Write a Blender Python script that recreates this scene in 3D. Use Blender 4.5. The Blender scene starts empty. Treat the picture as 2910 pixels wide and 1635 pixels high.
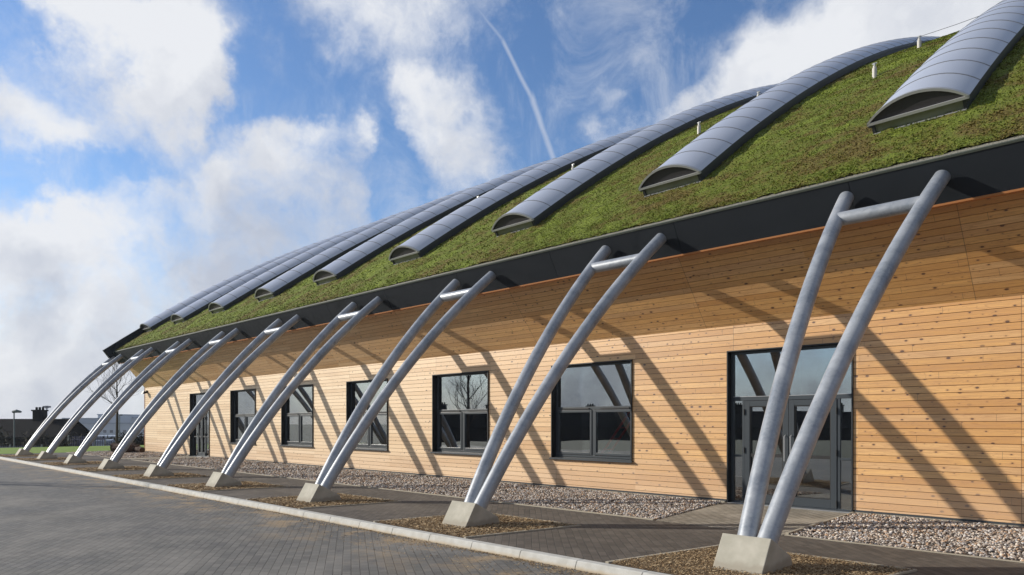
import bpy, math, random
import numpy as np
from mathutils import Vector, Matrix

# ------------------------------------------------------------------ camera
TH = math.radians(44.024)
CAMZ = 1.578
FW = Vector((-math.cos(TH), math.sin(TH), 0)); RT = Vector((math.sin(TH), math.cos(TH), 0))
scene = bpy.context.scene
COL = scene.collection
cam_d = bpy.data.cameras.new('camera'); cam = bpy.data.objects.new('camera', cam_d); COL.objects.link(cam)
cam.location = (0, 0, CAMZ)
cam.rotation_euler = (math.radians(90), 0, math.atan2(FW.y, FW.x) - math.pi / 2)
cam_d.sensor_width = 36.0; cam_d.lens = 36.0 * 2060 / 2910
cam_d.shift_y = (1203 - 1635 / 2) / 2910
cam_d.clip_start = 0.1; cam_d.clip_end = 9000
scene.camera = cam
scene.render.resolution_x = 1024; scene.render.resolution_y = 575
scene.view_settings.view_transform = 'Standard'; scene.view_settings.look = 'None'
scene.view_settings.exposure = 0.10; scene.view_settings.gamma = 1.0

# ------------------------------------------------------------------ sun and sky
SUN = Vector((-1.60, -1.0, 0.785)).normalized()
sd = bpy.data.lights.new('sun', 'SUN'); sd.energy = 4.9; sd.angle = math.radians(0.53); sd.color = (1.0, 0.93, 0.82)
so = bpy.data.objects.new('sun', sd); COL.objects.link(so)
so.rotation_euler = (-SUN).to_track_quat('-Z', 'Y').to_euler(); so.location = (-30, -20, 30)

def pdir(x, y):            # direction of a cloud seen at (x, y) of the 2576 px wide photograph
    k = 2910 / 2576
    d = FW + RT * ((x * k - 1455) / 2060) + Vector((0, 0, 1)) * ((1203 - y * k) / 2060)
    return d.normalized()

w = bpy.data.worlds.new('World'); scene.world = w; w.use_nodes = True
N = w.node_tree.nodes; L = w.node_tree.links; N.clear()
def wn(t, **kw):
    n = N.new(t)
    for a, b in kw.items(): setattr(n, a, b)
    return n
def wm(op, a, b=None, c=None, clamp=False):
    n = N.new('ShaderNodeMath'); n.operation = op; n.use_clamp = clamp
    for i, v in enumerate((a, b, c)):
        if v is None: continue
        if isinstance(v, (int, float)): n.inputs[i].default_value = v
        else: L.new(v, n.inputs[i])
    return n.outputs[0]
def wv(op, a, b=None, sc=None):
    n = N.new('ShaderNodeVectorMath'); n.operation = op
    for i, v in enumerate((a, b)):
        if v is None: continue
        if isinstance(v, (tuple, Vector)): n.inputs[i].default_value = v
        else: L.new(v, n.inputs[i])
    if sc is not None:
        if isinstance(sc, (int, float)): n.inputs['Scale'].default_value = sc
        else: L.new(sc, n.inputs['Scale'])
    return n
def wnoise(vec, scale, detail=6, rough=0.55, dist=0.0):
    n = N.new('ShaderNodeTexNoise'); n.inputs['Scale'].default_value = scale
    n.inputs['Detail'].default_value = detail; n.inputs['Roughness'].default_value = rough
    n.inputs['Distortion'].default_value = dist
    L.new(vec, n.inputs['Vector']); return n
def wmix(f, a, b):
    n = N.new('ShaderNodeMix'); n.data_type = 'RGBA'
    for s_, v in ((0, f), (6, a), (7, b)):
        if isinstance(v, (int, float)): n.inputs[s_].default_value = v
        elif isinstance(v, tuple): n.inputs[s_].default_value = (*v, 1)
        else: L.new(v, n.inputs[s_])
    return n.outputs[2]
def wstep(v, a, b):
    n = N.new('ShaderNodeMapRange'); n.interpolation_type = 'SMOOTHSTEP'
    n.inputs['From Min'].default_value = a; n.inputs['From Max'].default_value = b
    L.new(v, n.inputs['Value']); return n.outputs[0]
out = wn('ShaderNodeOutputWorld'); bg = wn('ShaderNodeBackground')
sky = wn('ShaderNodeTexSky'); sky.sky_type = 'NISHITA'; sky.sun_disc = False
sky.sun_elevation = math.asin(SUN.z); sky.sun_rotation = math.atan2(SUN.x, SUN.y) % (2 * math.pi)
sky.air_density = 1.0; sky.dust_density = 0.6; sky.ozone_density = 2.2
SKY_K = 0.13
geo = wn('ShaderNodeTexCoord').outputs['Generated']
nv = wv('NORMALIZE', geo).outputs[0]
sep = wn('ShaderNodeSeparateXYZ'); L.new(nv, sep.inputs[0]); zz = sep.outputs[2]
# warped direction gives the clouds ragged outlines
n1 = wnoise(nv, 5.0, 8, 0.6); n2 = wnoise(nv, 17.0, 6, 0.6)
w1 = wv('SCALE', wv('SUBTRACT', n1.outputs['Color'], (0.5, 0.5, 0.5)).outputs[0], None, 0.20).outputs[0]
w2 = wv('SCALE', wv('SUBTRACT', n2.outputs['Color'], (0.5, 0.5, 0.5)).outputs[0], None, 0.05).outputs[0]
wd = wv('NORMALIZE', wv('ADD', wv('ADD', nv, w1).outputs[0], w2).outputs[0]).outputs[0]
# clouds: (x, y, radius in px, weight)
CL = [(150, 330, 420, .20), (330, 330, 90, .4), (520, 260, 60, .35), (640, 120, 90, .12), (290, 40, 130, 1.05), (170, -60, 110, .8), (420, 30, 105, .9), (390, 160, 120, 1.05), (480, 190, 80, .8), (430, 290, 95, .85), (340, 250, 70, .5), (330, 120, 60, .4),
      (80, 330, 95, .7), (190, 380, 75, .7), (-30, 180, 55, .6), (20, 260, 60, .35), (250, 380, 50, .3),
      (930, 20, 160, .50), (820, 60, 100, .36), (1070, 40, 110, .42), (700, 10, 60, .16), (1010, 140, 90, .34), (1180, -10, 90, .28), (900, 130, 70, .25),
      (720, 300, 48, .95), (790, 330, 40, .5), (870, 380, 46, .95), (650, 360, 60, .8), (700, 420, 90, .7), (820, 450, 70, .6), (540, 440, 70, .75), (460, 520, 90, .7), (360, 500, 60, .4), (270, 560, 90, .7), (180, 620, 80, .5), (580, 540, 100, .6),
      (40, 550, 80, .85), (-60, 620, 120, .9), (100, 640, 90, .6), (680, 600, 110, .6), (60, 780, 130, .7), (260, 740, 110, .5), (500, 700, 120, .7), (400, 860, 150, .8), (120, 960, 160, .8), (-60, 900, 160, .7), (600, 800, 120, .8), (250, 1060, 180, .8), (20, 1120, 200, .8), (800, 560, 70, .45),
      (1060, 290, 80, .8), (1160, 350, 84, .8), (1010, 285, 50, .5), (1235, 420, 75, .55), (1140, 230, 60, .45), (1090, 400, 50, .3),
      (1550, 180, 45, .34), (1530, 290, 50, .36), (1600, 330, 60, .5), (1730, 290, 70, .65), (1870, 210, 80, .7), (2010, 150, 90, .8), (2180, 90, 110, .9), (2390, 30, 140, 1.1), (2600, -30, 240, 1.2),
      (1680, 380, 100, .7), (2050, 270, 150, .9), (2700, 150, 300, .9), (1850, 330, 120, .8), (1950, 60, 50, .25), (1800, 120, 60, .2),
      (600, 180, 70, -.3), (700, 220, 90, -.2), (980, 430, 80, -.4), (1000, 530, 90, -.5), (1380, 200, 90, -.3), (1300, 480, 90, -.3),
      (1700, 60, 140, -.3), (600, 300, 45, -.4), (120, 150, 60, -.35), (215, 460, 80, -.55), (60, 440, 70, -.5), (60, 90, 80, -.4), (330, 430, 55, -.4), (510, 350, 40, -.3)]
acc = None
for (x, y, r, wt) in CL:
    d = pdir(x, y)
    # px -> radians at that place
    k = 2910 / 2576; e = pdir(x + r * .5, y); e2 = pdir(x - r * .5, y); ang = e.angle(e2)
    e = pdir(x, y + r * .5); e2 = pdir(x, y - r * .5); ang = .5 * (ang + e.angle(e2))
    dot = wv('DOT_PRODUCT', wd, d).outputs['Value']
    g = wm('EXPONENT', wm('MULTIPLY', wm('SUBTRACT', dot, 1.0), 2.0 / (ang * ang)))
    g = wm('MULTIPLY', g, wt)
    acc = g if acc is None else wm('ADD', acc, g)
fine = wnoise(nv, 9.0, 10, 0.62, 0.3)
gen = wnoise(wv('MULTIPLY', nv, (1.0, 1.0, 1.7)).outputs[0], 2.1, 9, 0.6, 0.2)
# away from the modelled clouds (behind the camera) a generic broken sky
front = wstep(wv('DOT_PRODUCT', nv, (FW + Vector((0, 0, .35))).normalized()).outputs['Value'], 0.45, 0.7)
gcl = wm('MULTIPLY', wm('SUBTRACT', gen.outputs['Fac'], 0.33), 4.5)
field = wm('ADD', wm('MULTIPLY', acc, front), wm('MULTIPLY', gcl, wm('SUBTRACT', 1.0, front)))
field = wm('ADD', field, wm('MULTIPLY', wm('SUBTRACT', fine.outputs['Fac'], 0.5), 1.9))
fluff = wnoise(wv('ADD', nv, w2).outputs[0], 26.0, 9, 0.66, 0.4)
field = wm('ADD', field, wm('MULTIPLY', wm('SUBTRACT', fluff.outputs['Fac'], 0.5), 0.9))
mask = wstep(field, -0.08, 1.3)
# contrail: a thin stretch of a great circle
def trail(a, b, wid, ends, strength, wig):
    A = pdir(*a); B = pdir(*b); nrm = A.cross(B).normalized(); mid = (A + B).normalized(); half = A.angle(B) / 2
    vv = wv('ADD', nv, wv('SCALE', wv('SUBTRACT', wnoise(nv, 14.0, 4, .6).outputs['Color'], (0.5, 0.5, 0.5)).outputs[0], None, wig).outputs[0]).outputs[0]
    dd = wm('ABSOLUTE', wv('DOT_PRODUCT', vv, nrm).outputs['Value'])
    line = wm('SUBTRACT', 1.0, wstep(dd, 0.0, wid))
    seg = wstep(wv('DOT_PRODUCT', nv, mid).outputs['Value'], math.cos(half * 1.12), math.cos(half * .8))
    return wm('MULTIPLY', wm('MULTIPLY', line, seg), strength)
t1 = trail((1262, 95), (1345, 262), .0042, 0, .34, .006)
t2 = trail((1335, 235), (1396, 410), .0062, 0, .40, .006)
t0 = trail((1170, -20), (1268, 105), .0034, 0, .22, .006)
tr = wm('MAXIMUM', wm('MAXIMUM', t0, t1), t2)
wis = wm('MULTIPLY', wstep(wnoise(wv('MULTIPLY', nv, (1.3, 1.3, 1.0)).outputs[0], 6.0, 10, .68, .8).outputs['Fac'], .42, .78), .46)
mask = wm('MAXIMUM', wm('MAXIMUM', mask, tr), wis)
mask = wm('MULTIPLY', mask, 0.97, None)
# cloud shading: white tops, grey-lavender undersides
sh = wnoise(wv('ADD', nv, w1).outputs[0], 3.2, 7, 0.55)
up = wnoise(wv('ADD', wv('ADD', nv, w1).outputs[0], (0, 0, 0.05)).outputs[0], 3.2, 7, 0.55)
dens = wstep(field, 0.5, 2.2)
shade = wm('ADD', wm('MULTIPLY', wm('SUBTRACT', up.outputs['Fac'], 0.48), 5.4), wm('MULTIPLY', dens, 0.18))
for (x, y, r, wt) in [(860, 480, 90, .5), (720, 540, 90, .35), (150, 700, 120, .4), (440, 630, 110, .45), (60, 800, 90, .45), (330, 900, 120, .35), (120, 1000, 120, .3), (600, 720, 90, .3), (560, 240, 60, .1),
                      (200, 590, 70, -.4), (60, 560, 60, -.4), (700, 320, 90, -.4), (560, 430, 70, -.4), (480, 540, 60, -.3), (230, 780, 90, -.35), (470, 800, 90, -.3), (60, 930, 70, -.3), (290, 60, 180, -.3), (400, 200, 120, -.2)]:
    k = 2910 / 2576; ang = pdir(x + r * .5, y).angle(pdir(x - r * .5, y))
    shade = wm('ADD', shade, wm('MULTIPLY', wm('EXPONENT', wm('MULTIPLY', wm('SUBTRACT', wv('DOT_PRODUCT', wd, pdir(x, y)).outputs['Value'], 1.0), 2.0 / (ang * ang))), wt))
low = wm('SUBTRACT', 1.0, wstep(zz, 0.05, 0.42))
shade = wm('ADD', shade, wm('MULTIPLY', low, 0.26), clamp=True)
ccol = wmix(shade, (0.80, 0.815, 0.845), (0.49, 0.525, 0.61))
ccol = wmix(front, wmix(shade, (0.50, 0.52, 0.55), (0.27, 0.285, 0.33)), ccol)
skc = wv('MULTIPLY', wv('SCALE', sky.outputs[0], None, SKY_K).outputs[0], (0.76, 0.92, 1.12)).outputs[0]
hz = wm('SUBTRACT', 1.0, wstep(zz, -0.02, 0.16)); skc = wmix(wm('MULTIPLY', hz, 0.85), skc, (0.56, 0.60, 0.68)); col = wmix(mask, skc, ccol)
L.new(col, bg.inputs['Color']); bg.inputs['Strength'].default_value = 1.0
L.new(bg.outputs[0], out.inputs[0])

# ------------------------------------------------------------------ helpers
class MB:
    def __init__(s): s.v = []; s.f = []
    def add(s, vs, fs):
        o = len(s.v); s.v += [tuple(p) for p in vs]; s.f += [tuple(i + o for i in q) for q in fs]; return s
    def box(s, x0, x1, y0, y1, z0, z1):
        vs = [(x, y, z) for x in (x0, x1) for y in (y0, y1) for z in (z0, z1)]
        return s.add(vs, [(0, 1, 3, 2), (4, 6, 7, 5), (0, 4, 5, 1), (2, 3, 7, 6), (0, 2, 6, 4), (1, 5, 7, 3)])
    def prism(s, prof, x0, x1, caps=True):      # (y, z) polygon pushed along x
        n = len(prof); vs = [(x0, y, z) for y, z in prof] + [(x1, y, z) for y, z in prof]
        fs = [(i, (i + 1) % n, n + (i + 1) % n, n + i) for i in range(n)]
        if caps: fs += [tuple(range(n))[::-1], tuple(range(n, 2 * n))]
        return s.add(vs, fs)
    def strip(s, prof, x0, x1):                 # open (y, z) polyline pushed along x
        n = len(prof); vs = [(x0, y, z) for y, z in prof] + [(x1, y, z) for y, z in prof]
        return s.add(vs, [(i, i + 1, n + i + 1, n + i) for i in range(n - 1)])
    def tube(s, pts, rad, n=12, caps=True):
        pts = [Vector(p) for p in pts]; base = len(s.v); prev = None
        rr = rad if isinstance(rad, (list, tuple)) else [rad] * len(pts)
        for i, p in enumerate(pts):
            t = (pts[min(i + 1, len(pts) - 1)] - pts[max(i - 1, 0)]).normalized()
            if prev is None:
                a = Vector((0, 0, 1)) if abs(t.z) < .9 else Vector((1, 0, 0)); u = t.cross(a).normalized()
            else: u = (prev - t * prev.dot(t)).normalized()
            prev = u; v = t.cross(u)
            for k in range(n):
                c = 2 * math.pi * k / n; s.v.append(tuple(p + (u * math.cos(c) + v * math.sin(c)) * rr[i]))
        for i in range(len(pts) - 1):
            for k in range(n):
                a = base + i * n + k; b = base + i * n + (k + 1) % n; s.f.append((a, b, b + n, a + n))
        if caps:
            s.f.append(tuple(base + k for k in range(n))[::-1]); e = base + (len(pts) - 1) * n
            s.f.append(tuple(e + k for k in range(n)))
        return s
WL = {}
def empty(name, loc):
    o = bpy.data.objects.new(name, None); COL.objects.link(o); o.location = loc; WL[o.name] = Vector(loc); return o
def obj(name, mb, mat, parent=None, loc=None, smooth=False, bevel=0):
    o_ = WL[parent.name] if parent else Vector(loc or (0, 0, 0))
    if parent and loc is not None: o_ = Vector(loc)
    me = bpy.data.meshes.new(name)
    me.from_pydata([(x - o_.x, y - o_.y, z - o_.z) for x, y, z in mb.v], [], mb.f)
    me.update(); me.materials.append(mat)
    import bmesh
    bm = bmesh.new(); bm.from_mesh(me); bmesh.ops.recalc_face_normals(bm, faces=bm.faces); bm.to_mesh(me); bm.free()
    if smooth:
        for p in me.polygons: p.use_smooth = True
        try: me.set_sharp_from_angle(angle=math.radians(40))
        except Exception: pass
    o = bpy.data.objects.new(name, me); COL.objects.link(o)
    if parent:
        o.parent = parent; o.location = o_ - WL[parent.name]
    else: o.location = o_
    WL[o.name] = o_.copy()
    if bevel:
        b = o.modifiers.new('bevel', 'BEVEL'); b.width = bevel; b.segments = 2; b.limit_method = 'ANGLE'
    return o
def bigmesh(name, V, F, mat, parent=None, kind=None, smooth=False, nv=3):    # numpy arrays -> mesh (faces of nv corners)
    me = bpy.data.meshes.new(name); V = np.asarray(V, dtype=np.float32); F = np.asarray(F, dtype=np.int32)
    if parent: V = V - np.array(WL[parent.name], dtype=np.float32)
    me.vertices.add(len(V)); me.vertices.foreach_set('co', V.ravel())
    me.loops.add(F.size); me.loops.foreach_set('vertex_index', F.ravel())
    me.polygons.add(len(F)); me.polygons.foreach_set('loop_start', np.arange(0, F.size, nv, dtype=np.int32))
    me.polygons.foreach_set('loop_total', np.full(len(F), nv, dtype=np.int32))
    if smooth: me.polygons.foreach_set('use_smooth', np.ones(len(F), dtype=bool))
    me.update(calc_edges=True); me.validate(); me.materials.append(mat)
    o = bpy.data.objects.new(name, me); COL.objects.link(o)
    if parent: o.parent = parent
    if kind: o['kind'] = kind
    WL[o.name] = WL[parent.name].copy() if parent else Vector((0, 0, 0))
    return o
def tag(o, label=None, cat=None, group=None, kind=None):
    if label: o['label'] = label
    if cat: o['category'] = cat
    if group: o['group'] = group
    if kind: o['kind'] = kind
    return o
def copy_tree(o, parent=None, off=None):
    c = o.copy(); COL.objects.link(c)
    if parent: c.parent = parent
    if off is not None: c.location = o.location + Vector(off)
    WL[c.name] = WL[o.name] + Vector(off or (0, 0, 0))
    for ch in list(o.children): copy_tree(ch, c)
    return c
def at(px, depth, z=0.0):       # a point so far away in the direction of a column of the photograph
    p = (FW + RT * ((px - 1455) / 2060)) * depth; return Vector((p.x, p.y, z))

# ------------------------------------------------------------------ materials
def mat(name, base=(.5, .5, .5), rough=.7, metal=0, spec=.5):
    m = bpy.data.materials.new(name); m.use_nodes = True; nt = m.node_tree
    b = nt.nodes['Principled BSDF']; b.inputs['Base Color'].default_value = (*base, 1); b.inputs['Roughness'].default_value = rough
    b.inputs['Metallic'].default_value = metal; b.inputs['Specular IOR Level'].default_value = spec
    return m
class G:                       # small node-graph builder on one material
    def __init__(s, m): s.m = m; s.t = m.node_tree; s.b = s.t.nodes['Principled BSDF']; s._co = None
    def n(s, t, **kw):
        n = s.t.nodes.new(t)
        for a, b in kw.items(): setattr(n, a, b)
        return n
    def put(s, sock, v):
        if isinstance(v, (int, float)): sock.default_value = v
        elif isinstance(v, tuple): sock.default_value = (*v, 1) if (len(v) == 3 and sock.type == 'RGBA') else v
        else: s.t.links.new(v, sock)
    @property
    def co(s):
        if s._co is None: s._co = s.n('ShaderNodeTexCoord').outputs['Object']
        return s._co
    def geo(s): return s.n('ShaderNodeNewGeometry').outputs['Position']
    def mapping(s, v, scale=(1, 1, 1), rot=(0, 0, 0), loc=(0, 0, 0)):
        n = s.n('ShaderNodeMapping'); s.put(n.inputs[0], v); n.inputs['Scale'].default_value = scale
        n.inputs['Rotation'].default_value = rot; n.inputs['Location'].default_value = loc; return n.outputs[0]
    def noise(s, v, scale, detail=4, rough=.55, dist=0, out='Fac', dim=None):
        n = s.n('ShaderNodeTexNoise'); s.put(n.inputs['Vector'], v); n.inputs['Scale'].default_value = scale
        n.inputs['Detail'].default_value = detail; n.inputs['Roughness'].default_value = rough; n.inputs['Distortion'].default_value = dist
        return n.outputs[out]
    def voro(s, v, scale, feature='F1', out='Distance', rnd=1.0, dim='3D'):
        n = s.n('ShaderNodeTexVoronoi'); n.feature = feature; n.voronoi_dimensions = dim; s.put(n.inputs['Vector'], v); n.inputs['Scale'].default_value = scale
        n.inputs['Randomness'].default_value = rnd; return n.outputs[out]
    def math(s, op, a, b=0.0, clamp=False):
        n = s.n('ShaderNodeMath'); n.operation = op; n.use_clamp = clamp; s.put(n.inputs[0], a); s.put(n.inputs[1], b); return n.outputs[0]
    def step(s, v, a, b, lo=0.0, hi=1.0):
        n = s.n('ShaderNodeMapRange'); n.interpolation_type = 'SMOOTHSTEP'; s.put(n.inputs[0], v)
        for i, q in enumerate((a, b, lo, hi)): n.inputs[i + 1].default_value = q
        return n.outputs[0]
    def mix(s, f, a, b, mode='MIX'):
        n = s.n('ShaderNodeMix'); n.data_type = 'RGBA'; n.blend_type = mode
        s.put(n.inputs[0], f); s.put(n.inputs[6], a); s.put(n.inputs[7], b); return n.outputs[2]
    def sep(s, v):
        n = s.n('ShaderNodeSeparateXYZ'); s.put(n.inputs[0], v); return n.outputs
    def comb(s, x, y, z):
        n = s.n('ShaderNodeCombineXYZ'); s.put(n.inputs[0], x); s.put(n.inputs[1], y); s.put(n.inputs[2], z); return n.outputs[0]
    def white(s, v, out='Value', dims='3D'):
        n = s.n('ShaderNodeTexWhiteNoise'); n.noise_dimensions = dims; s.put(n.inputs['Vector'], v); return n.outputs[out]
    def bump(s, h, strength=.3, dist=.02, prev=None):
        n = s.n('ShaderNodeBump'); n.inputs['Strength'].default_value = strength; n.inputs['Distance'].default_value = dist
        s.put(n.inputs['Height'], h)
        if prev is not None: s.t.links.new(prev, n.inputs['Normal'])
        s.t.links.new(n.outputs[0], s.b.inputs['Normal']); return n.outputs[0]
    def col(s, v): s.put(s.b.inputs['Base Color'], v)
    def rough(s, v): s.put(s.b.inputs['Roughness'], v)

PITCH = 0.1149
def wood(name, along='z', slope=None):
    """knotty softwood boards running along x; board number from height (wall) or distance up the soffit"""
    m = mat(name, (.6, .4, .2), .5, 0, .5); g = G(m); p = g.geo(); x, y, z = g.sep(p)
    if along == 'z': q = z
    else: q = g.math('ADD', g.math('MULTIPLY', y, -0.628), g.math('ADD', g.math('MULTIPLY', z, 0.778), 20.0))
    bi = g.math('FLOOR', g.math('DIVIDE', q, PITCH))
    panel = g.math('FLOOR', g.math('DIVIDE', g.math('ADD', x, 54.31 if along == 'z' else 54.9), 2.355))
    rnd = g.white(g.comb(bi, panel, 3.7)); rnd2 = g.white(g.comb(panel, bi, 9.1))
    off = g.math('MULTIPLY', rnd, 37.0)
    gv = g.comb(g.math('ADD', x, off), 0.0, g.math('ADD', q, g.math('MULTIPLY', rnd2, 11.0)))
    # grain
    gr = g.noise(g.mapping(gv, (1.3, 1, 26)), 1.6, 5, .6, .6)
    gr2 = g.noise(g.mapping(gv, (2.5, 1, 90)), 2.0, 3, .6, .2)
    # flame figure
    fl = g.noise(g.mapping(gv, (.9, 1, 9)), 1.0, 2, .5, 1.2)
    ring = g.math('FRACT', g.math('MULTIPLY', fl, 9.0))
    ringm = g.step(ring, .78, .98)
    # knots: small dark ovals
    xk, _, zk = g.sep(gv); kv = g.comb(g.math('MULTIPLY', xk, 5.0), g.math('MULTIPLY', zk, 8.7), 0.0)
    kd = g.voro(kv, 1.0, 'F1', 'Distance', .9, '2D'); kr = g.voro(kv, 1.0, 'F1', 'Color', .9, '2D')
    ks = g.sep(kr)[0]
    size = g.math('ADD', .034, g.math('MULTIPLY', g.math('POWER', g.sep(kr)[1], 2.4), .14))
    knot = g.math('MULTIPLY', g.step(g.math('SUBTRACT', kd, size), -.035, .02, 1, 0), g.step(ks, .50, .62))
    halo = g.math('MULTIPLY', g.step(g.math('SUBTRACT', kd, size), .0, .16, 1, 0), g.step(ks, .50, .62))
    base = g.mix(rnd, (.57, .27, .062), (.84, .48, .155))
    base = g.mix(g.math('MULTIPLY', g.step(rnd2, .55, 1.0), .5), base, (.80, .54, .29))
    base = g.mix(g.step(gr, .33, .68, 0, .6), base, (.43, .20, .065))
    base = g.mix(g.math('MULTIPLY', gr2, .18), base, (.75, .5, .26))
    base = g.mix(g.math('MULTIPLY', ringm, .42), base, (.38, .17, .06))
    base = g.mix(g.math('MULTIPLY', halo, .45), base, (.40, .19, .07))
    base = g.mix(g.math('MULTIPLY', knot, .8), base, (.13, .055, .022))
    # boards fade paler away from the entrance: far-wall sheen painted into their colour
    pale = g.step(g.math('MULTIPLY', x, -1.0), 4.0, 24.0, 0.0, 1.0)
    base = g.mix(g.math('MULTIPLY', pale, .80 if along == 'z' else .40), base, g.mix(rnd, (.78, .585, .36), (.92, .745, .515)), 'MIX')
    base = g.mix(g.math('MULTIPLY', knot, .8), base, (.085, .035, .016))
    bj = g.math('FRACT', g.math('ADD', g.math('DIVIDE', x, 3.9), g.white(g.comb(bi, 4.0, 8.0)))); base = g.mix(g.step(bj, .0008, .0016, .75, 0), base, (.07, .035, .018))
    blot = g.step(g.noise(g.mapping(p, (.5, .5, 1.6)), 1.0, 5, .6, .5), .50, .72, 0, .22); base = g.mix(blot, base, (.36, .20, .09))
    # weathered bands low on the wall
    if along == 'z':
        base = g.mix(g.math('MULTIPLY', g.step(z, .15, 1.0, 1, 0), .45), base, g.mix(rnd, (.62, .42, .27), (.72, .52, .36)))
    g.col(base); g.rough(g.step(gr, .3, .7, .38, .5)); m.node_tree.nodes['Principled BSDF'].inputs['Specular IOR Level'].default_value = 1.0
    fr = g.math('FRACT', g.math('DIVIDE', g.math('ADD', x, 54.31 if along == 'z' else 54.9), 4.71))
    jt = g.math('MULTIPLY', g.step(g.math('ABSOLUTE', g.math('SUBTRACT', fr, .5)), .4985, .4995), 1.0)
    g.col(g.mix(g.math('MULTIPLY', jt, .7), base, (.12, .06, .03)))
    g.bump(g.math('ADD', g.math('MULTIPLY', gr2, .3), g.math('MULTIPLY', knot, -.3)), .12, .003)
    return m
M = {}
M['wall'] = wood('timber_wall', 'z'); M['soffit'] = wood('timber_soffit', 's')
M['groove'] = mat('board_groove', (.20, .10, .04), .9)
m = mat('anthracite_panel', (.017, .021, .029), .42, 0, .22); g = G(m)
g.col(g.mix(g.noise(g.geo(), .9, 4), (.013, .017, .022), (.022, .027, .034))); g.rough(g.step(g.noise(g.geo(), 5, 5), .3, .7, .5, .65)); M['fascia'] = m
M['trim'] = mat('orange_board', (.42, .17, .055), .6)
M['frame'] = mat('anthracite_frame', (.038, .047, .056), .38, 0, .5)
M['liner'] = mat('dark_liner', (.010, .012, .014), .45)
M['gasket'] = mat('gasket', (.006, .006, .007), .6)
# galvanised steel
m = mat('galvanised_steel', (.42, .45, .49), .45, .2, .5); g = G(m); p = g.co
a = g.noise(p, 2.2, 5, .6, .4); b = g.voro(g.mapping(p, (1, 1, 1)), 34, 'F1', 'Color'); c = g.noise(g.mapping(p, (6, 1, 1)), 3.0, 4, .6)
colr = g.mix(g.step(a, .3, .7), (.19, .215, .25), (.34, .36, .39))
colr = g.mix(g.math('MULTIPLY', g.sep(b)[0], .2), colr, (.5, .53, .57))
colr = g.mix(g.step(c, .62, .78, 0, .35), colr, (.66, .66, .64))
g.col(colr); g.rough(g.step(a, .3, .7, .36, .5)); g.bump(g.noise(p, 60, 3), .06, .004); M['steel'] = m
# cast concrete
m = mat('concrete', (.42, .40, .35), .85); g = G(m); p = g.co
a = g.noise(p, 3.5, 5); b = g.noise(p, 40, 3)
colr = g.mix(g.step(a, .3, .7), (.36, .34, .275), (.49, .46, .385))
z_ = g.sep(p)[2]; damp = g.step(g.math('ADD', z_, g.math('MULTIPLY', g.noise(p, 5, 3), -.16)), -.02, .05, 1, 0)
colr = g.mix(g.math('MULTIPLY', damp, .7), colr, (.27, .235, .18))
g.col(g.mix(g.math('MULTIPLY', b, .2), colr, (.3, .29, .26))); g.bump(b, .25, .004); M['concrete'] = m
m = mat('kerb_concrete', (.5, .49, .45), .85); g = G(m); p = g.geo()
a = g.noise(p, 7, 5); b = g.noise(p, 120, 2)
z_ = g.sep(p)[2]; dirt = g.step(g.math('ADD', z_, g.math('MULTIPLY', g.noise(p, 6, 4), -.06)), -.13, -.075, 1, 0)
colr = g.mix(g.step(a, .3, .7), (.44, .43, .39), (.56, .555, .52)); colr = g.mix(g.math('MULTIPLY', b, .35), colr, (.33, .32, .3))
st = g.white(g.comb(g.math('FLOOR', g.math('DIVIDE', g.sep(p)[0], .915)), 1.0, 2.0)); colr = g.mix(g.math('MULTIPLY', st, .3), colr, (.40, .385, .35))
g.col(g.mix(g.math('MULTIPLY', dirt, .6), colr, (.42, .31, .17))); g.bump(b, .3, .003); M['kerb'] = m

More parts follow.
